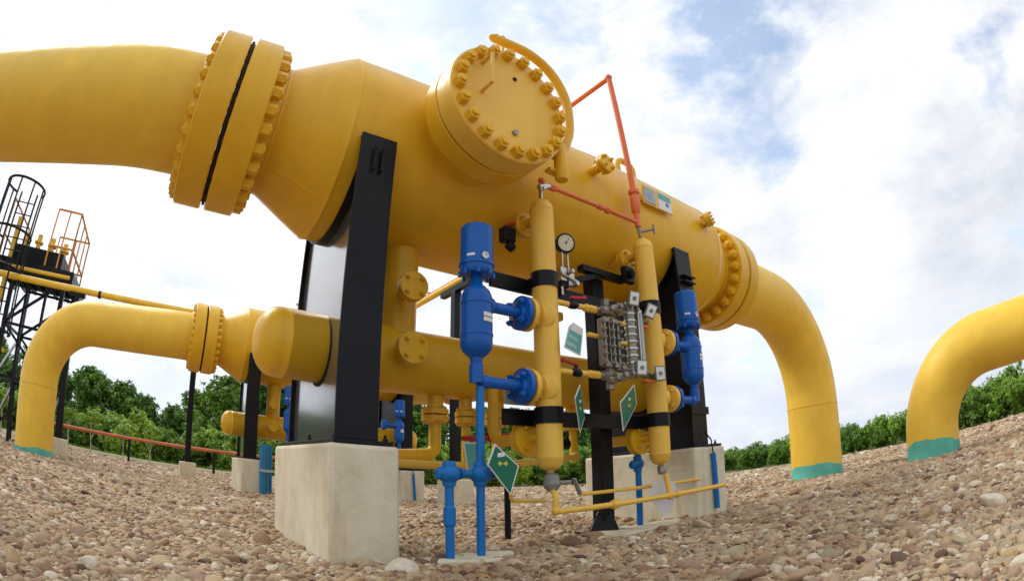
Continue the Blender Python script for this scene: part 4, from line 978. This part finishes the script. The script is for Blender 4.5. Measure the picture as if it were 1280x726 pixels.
# ------------------------------------------------------------------ vegetation
def leaf_mesh(name, mat, blobs, n, size, seed):
    """leaf-sized faces gathered in small sprigs through lumpy volumes, so that gaps and clumps stay between them"""
    r = np.random.default_rng(seed); V = []
    vol = np.array([b[3]**2 for b in blobs]); vol = vol/vol.sum(); cnt = (vol*n).astype(int)
    for (bx, by, bz, br), c_ in zip(blobs, cnt):
        ns = max(4, c_//14)
        d = r.normal(size=(ns, 3)); d /= np.linalg.norm(d, axis=1)[:, None]
        rad = br*(r.uniform(.25, 1.18, ns)**.55)*(1+.30*np.sin(d[:, 0]*5+bx*3)*np.sin(d[:, 1]*6+by*2))
        sp = d*rad[:, None]*np.array([1, 1, .85])+np.array([bx, by, bz])
        k = r.integers(0, ns, c_); dd = d[k]
        p = sp[k]+r.normal(0, 1, (c_, 3))*br*.11
        nrm = dd+r.normal(0, .7, (c_, 3)); nrm[:, 2] += .5; nrm /= np.linalg.norm(nrm, axis=1)[:, None]
        a = np.cross(nrm, r.normal(size=(c_, 3))); a /= np.linalg.norm(a, axis=1)[:, None]; b = np.cross(nrm, a)
        s = size*r.uniform(.55, 1.5, c_)[:, None]
        q4 = np.stack([p-a*s, p-b*s*.5+nrm*s*.12, p+a*s, p+b*s*.5+nrm*s*.12], 1)
        V.append(q4.reshape(-1, 3))
    V = np.concatenate(V); n4 = len(V)//4
    me_ = bpy.data.meshes.new(name); me_.vertices.add(len(V)); me_.vertices.foreach_set('co', V.astype(np.float32).ravel())
    me_.loops.add(len(V)); me_.loops.foreach_set('vertex_index', np.arange(len(V), dtype=np.int32))
    me_.polygons.add(n4); me_.polygons.foreach_set('loop_start', np.arange(0, len(V), 4, dtype=np.int32)); me_.polygons.foreach_set('loop_total', np.full(n4, 4, dtype=np.int32))
    me_.update(calc_edges=True); me_.materials.append(mat); return me_
def trunk_mesh(name, h, r0, limbs, seed, mat, spread=.5):
    rr = random.Random(seed); mb = MB()
    def taper(a, b_, ra, rb):
        mb.lathe(a, Vector(b_)-Vector(a), [(0, ra), ((Vector(b_)-Vector(a)).length, rb)], 8)
    p = Vector((0, 0, -.1)); 
    for k in range(4):
        q_ = Vector((rr.uniform(-.08, .08)*h*.3, rr.uniform(-.08, .08)*h*.3, h*(k+1)/4)); taper(p, q_, r0*(1-k*.2), r0*(1-(k+1)*.2)); p = q_
    for k in range(limbs):
        a = rr.uniform(0, 6.28); z_ = h*rr.uniform(.35, .8); e = Vector((cos(a)*h*spread, sin(a)*h*spread, z_+h*rr.uniform(.15, .4)))
        taper((0, 0, z_), e*.5+Vector((0, 0, z_))*.5, r0*.45, r0*.3); taper(e*.5+Vector((0, 0, z_))*.5, e, r0*.3, r0*.1)
    o = build(name, mb, mat); me_ = o.data; COL.objects.unlink(o); bpy.data.objects.remove(o); return me_
TREES = []
for s in range(5):
    rr = random.Random(40+s); bl = []
    for k in range(34):
        a = rr.uniform(0, 6.28); d = rr.uniform(0, 1.9); z_ = rr.uniform(.5, 4.2); d *= 1-.22*max(0, z_-2.6)
        bl.append((d*cos(a), d*sin(a), z_, rr.uniform(.35, .85)))
    bl.append((.3, 0, 4.3, .55)); bl.append((-.4, .3, 4.1, .5))
    TREES.append((leaf_mesh('crown', LEAF_D if s % 2 == 0 else LEAF_M, bl, 24000, .10, 60+s), trunk_mesh('trunk', 3.4, .14, 6, s, BARK)))
def plant(name, label, cat, pair, p, sc_, rz_, group, zs=1.0):
    p = (p[0], p[1], gz(p[0], p[1])+.01)
    t = thing(name, label, cat, p, group); t.rotation_euler = (0, 0, rz_); t.scale = (sc_, sc_, sc_*zs)
    for nm, me_ in zip(('crown', 'trunk'), pair):
        o = bpy.data.objects.new(nm, me_); COL.objects.link(o); o.parent = t
    return t
def polar(az, D):                                # az from the viewing direction, degrees
    v_ = to_world((sin(radians(az)), cos(radians(az)), 0))*D; return v_.x, v_.y
tlist = [(-58, 33, 5.2), (-53, 31, 4.4), (-49.5, 33, 4.0), (-46, 31, 4.3), (-42.8, 31, 3.9), (-39.6, 29, 3.2), (-36.6, 30, 3.1), (-33.5, 29, 3.9), (-30.5, 27, 4.6), (-28.0, 30, 5.2), (-25.5, 27, 4.9), (-22.5, 29, 5.2),
         (-19, 31, 5.0), (-15, 30, 4.6), (-11.5, 29, 4.6), (-8.5, 31, 4.3), (-6, 28, 3.8), (-3, 31, 4.4), (0, 29, 4.1), (3, 31, 4.4), (6.5, 30, 4.0), (10, 32, 3.8), (14, 31, 3.2)]
where = ['at the extreme left behind the tower', 'behind the tower legs', 'left of the far yellow pipe foot', 'just right of the far left pipe', 'with a rounded dome at left', 'low in the dip of the tree line', 'right of the dip in the tree line',
         'left of the slim post', 'behind the slim post, tall', 'tallest, between the slim post and the rear saddle', 'behind the rear drum end', 'right of the rear saddle post', 'behind the near saddle plate', 'behind the big near post',
         'left of the first drop leg', 'between the first two drop legs', 'behind the T-topped post', 'behind the blue riser', 'behind the dark green tag', 'behind the first yellow tube', 'behind the black stand', 'behind the gauges', 'last on the right behind the second tube']
for k, ((az, D, h), wh) in enumerate(zip(tlist, where)):
    x_, y_ = polar(az, D); sc_ = h/5.0
    plant('broadleaf_tree', ('dense dark' if k % 5 in (0, 2, 4) else 'brighter green')+' leafy tree '+wh, 'tree', TREES[k % 5], (x_, y_, -.15), sc_*1.05, k*1.3, 'leafy trees beyond the gravel yard')
# low understorey in front of the trunks
BUSHES = []
for s in range(4):
    rr = random.Random(90+s); bl = []
    for k in range(17):
        a = rr.uniform(0, 6.28); d = rr.uniform(0, .80); bl.append((d*cos(a), d*sin(a), rr.uniform(.18, .95)*(1-.25*d), rr.uniform(.20, .40)))
    BUSHES.append((leaf_mesh('foliage', LEAF_B if s != 2 else LEAF_M, bl, 12000, .042, 95+s), trunk_mesh('trunk', .75, .035, 7, s+20, BARK, .45)))
k = 0
names = ['first bush from the right concrete block', 'second bush from the block', 'third bush from the block', 'fourth bush from the block', 'bush just left of the bent yellow pipe foot', 'bush hidden half by the bent pipe', 'bush close to the bent pipe on its right',
         'bush in the middle of the gap between the two right pipes', 'bush right of the middle of that gap', 'bush touching the left side of the last pipe', 'bush behind the last pipe foot', 'bush seen under the curve of the last pipe', 'bush right of the last pipe foot',
         'second bush right of the last pipe', 'third bush right of the last pipe', 'outermost bush at the right edge']
hedge = [(21.5, 26.0), (23.6, 25.5), (25.6, 24.0), (27.8, 22.8), (30.2, 21.5), (33.0, 20.0), (36.0, 19.0), (39.2, 18.6), (42.4, 18.3), (45.6, 18.2), (48.8, 18.0), (52.0, 18.0), (55.2, 18.0), (58.4, 18.2), (61.6, 18.3), (65.0, 18.6)]
for (az, D), nm in zip(hedge, names):
    x_, y_ = polar(az, D+.7); plant('bush', 'rounded green shrub, '+nm, 'bush', BUSHES[k % 4], (x_, y_, 0.0), 1.0*random.uniform(.84, 1.12)*(1+.08*(az > 45)), k*1.9, 'orchard bushes along the right edge of the gravel'); k += 1
back = [(22.8, 29), (26.5, 28), (30.5, 27), (34.5, 25), (38.5, 24), (43, 23), (47.0, 22.5), (50.8, 22), (54.6, 22), (58.2, 22), (62, 22)]
bn = ['nearest the concrete block', 'second from the block', 'left of the bent pipe', 'behind the bent pipe', 'right of the bent pipe', 'mid gap between the pipes', 'left of the last pipe', 'under the last pipe bend', 'right of the last pipe', 'near the right edge', 'at the right edge']
for (az, D), nm in zip(back, bn):
    x_, y_ = polar(az, D); plant('bush', 'taller shrub of the back row, '+nm, 'bush', BUSHES[(k+1) % 4], (x_, y_, 0.0), random.uniform(1.0, 1.5)*(1.10 if az > 45 else .90), k*2.3, 'second row of bushes behind the first'); k += 1
# undergrowth under the left trees
usedw = set()
for i, (az, D) in enumerate([(-56.5+3.25*j, 24.5+1.2*sin(j*2.1)) for j in range(22)]):
    best = min(range(len(tlist)), key=lambda q_: abs(tlist[q_][0]-az)+(9 if q_ in usedw else 0))
    x_, y_ = polar(az, D); plant('shrub', 'dark low shrub below the tree '+where[best], 'shrub', BUSHES[i % 4], (x_, y_, -.15), 1.5+.3*sin(i*1.7), i*1.1, 'low shrubs below the trees'); usedw.add(best)
# saplings with umbrella crowns
bl = [(.22*cos(a), .22*sin(a), 1.25+.06*sin(3*a), .17) for a in np.linspace(0, 5.6, 8)]+[(0, 0, 1.32, .2)]
SAP = (leaf_mesh('crown', LEAF_Y, bl, 900, .05, 130), trunk_mesh('trunk', 1.3, .03, 4, 77, PALEBARK, .2))
for i, (az, D, s_, nm) in enumerate([(-48.2, 19.8, .95, 'leftmost, beside the far yellow pipe'), (-45.6, 19.6, .98, 'second from the left along the railing'), (-41.9, 19.7, .72, 'smallest, just left of the first rail post'), (-38.9, 19.5, .80, 'just right of the first rail post'), (-56.0, 19.5, .95, 'behind the tower legs')]):
    x_, y_ = polar(az, D); plant('sapling', 'pale green umbrella-crowned sapling, '+nm, 'sapling', SAP, (x_, y_, -.14), s_, i*1.4, 'young saplings behind the orange railing')
# grass tufts along the edge of the yard
r = np.random.default_rng(5); n = 9000; ga = r.uniform(-62, 25, n)
V = np.zeros((n, 3, 3)); 
gx_ = r.uniform(-9, 22, n); gy_ = 20.9+r.exponential(.8, n); hgt = r.uniform(.05, .22, n)
an = r.uniform(0, 6.28, n); wv = np.stack([np.cos(an), np.sin(an), np.zeros(n)], 1)*.02
base = np.stack([gx_, gy_, np.full(n, -.125)], 1); V[:, 0] = base-wv; V[:, 1] = base+wv; V[:, 2] = base+np.stack([r.normal(0, .04, n), r.normal(0, .04, n), hgt], 1)
me = bpy.data.meshes.new('grass'); me.from_pydata(V.reshape(-1, 3).tolist(), [], [(3*i, 3*i+1, 3*i+2) for i in range(n)]); me.materials.append(LEAF_M)
o = bpy.data.objects.new('grass', me); COL.objects.link(o); o['kind'] = 'stuff'; o['label'] = 'rough grass along the kerb below the trees'
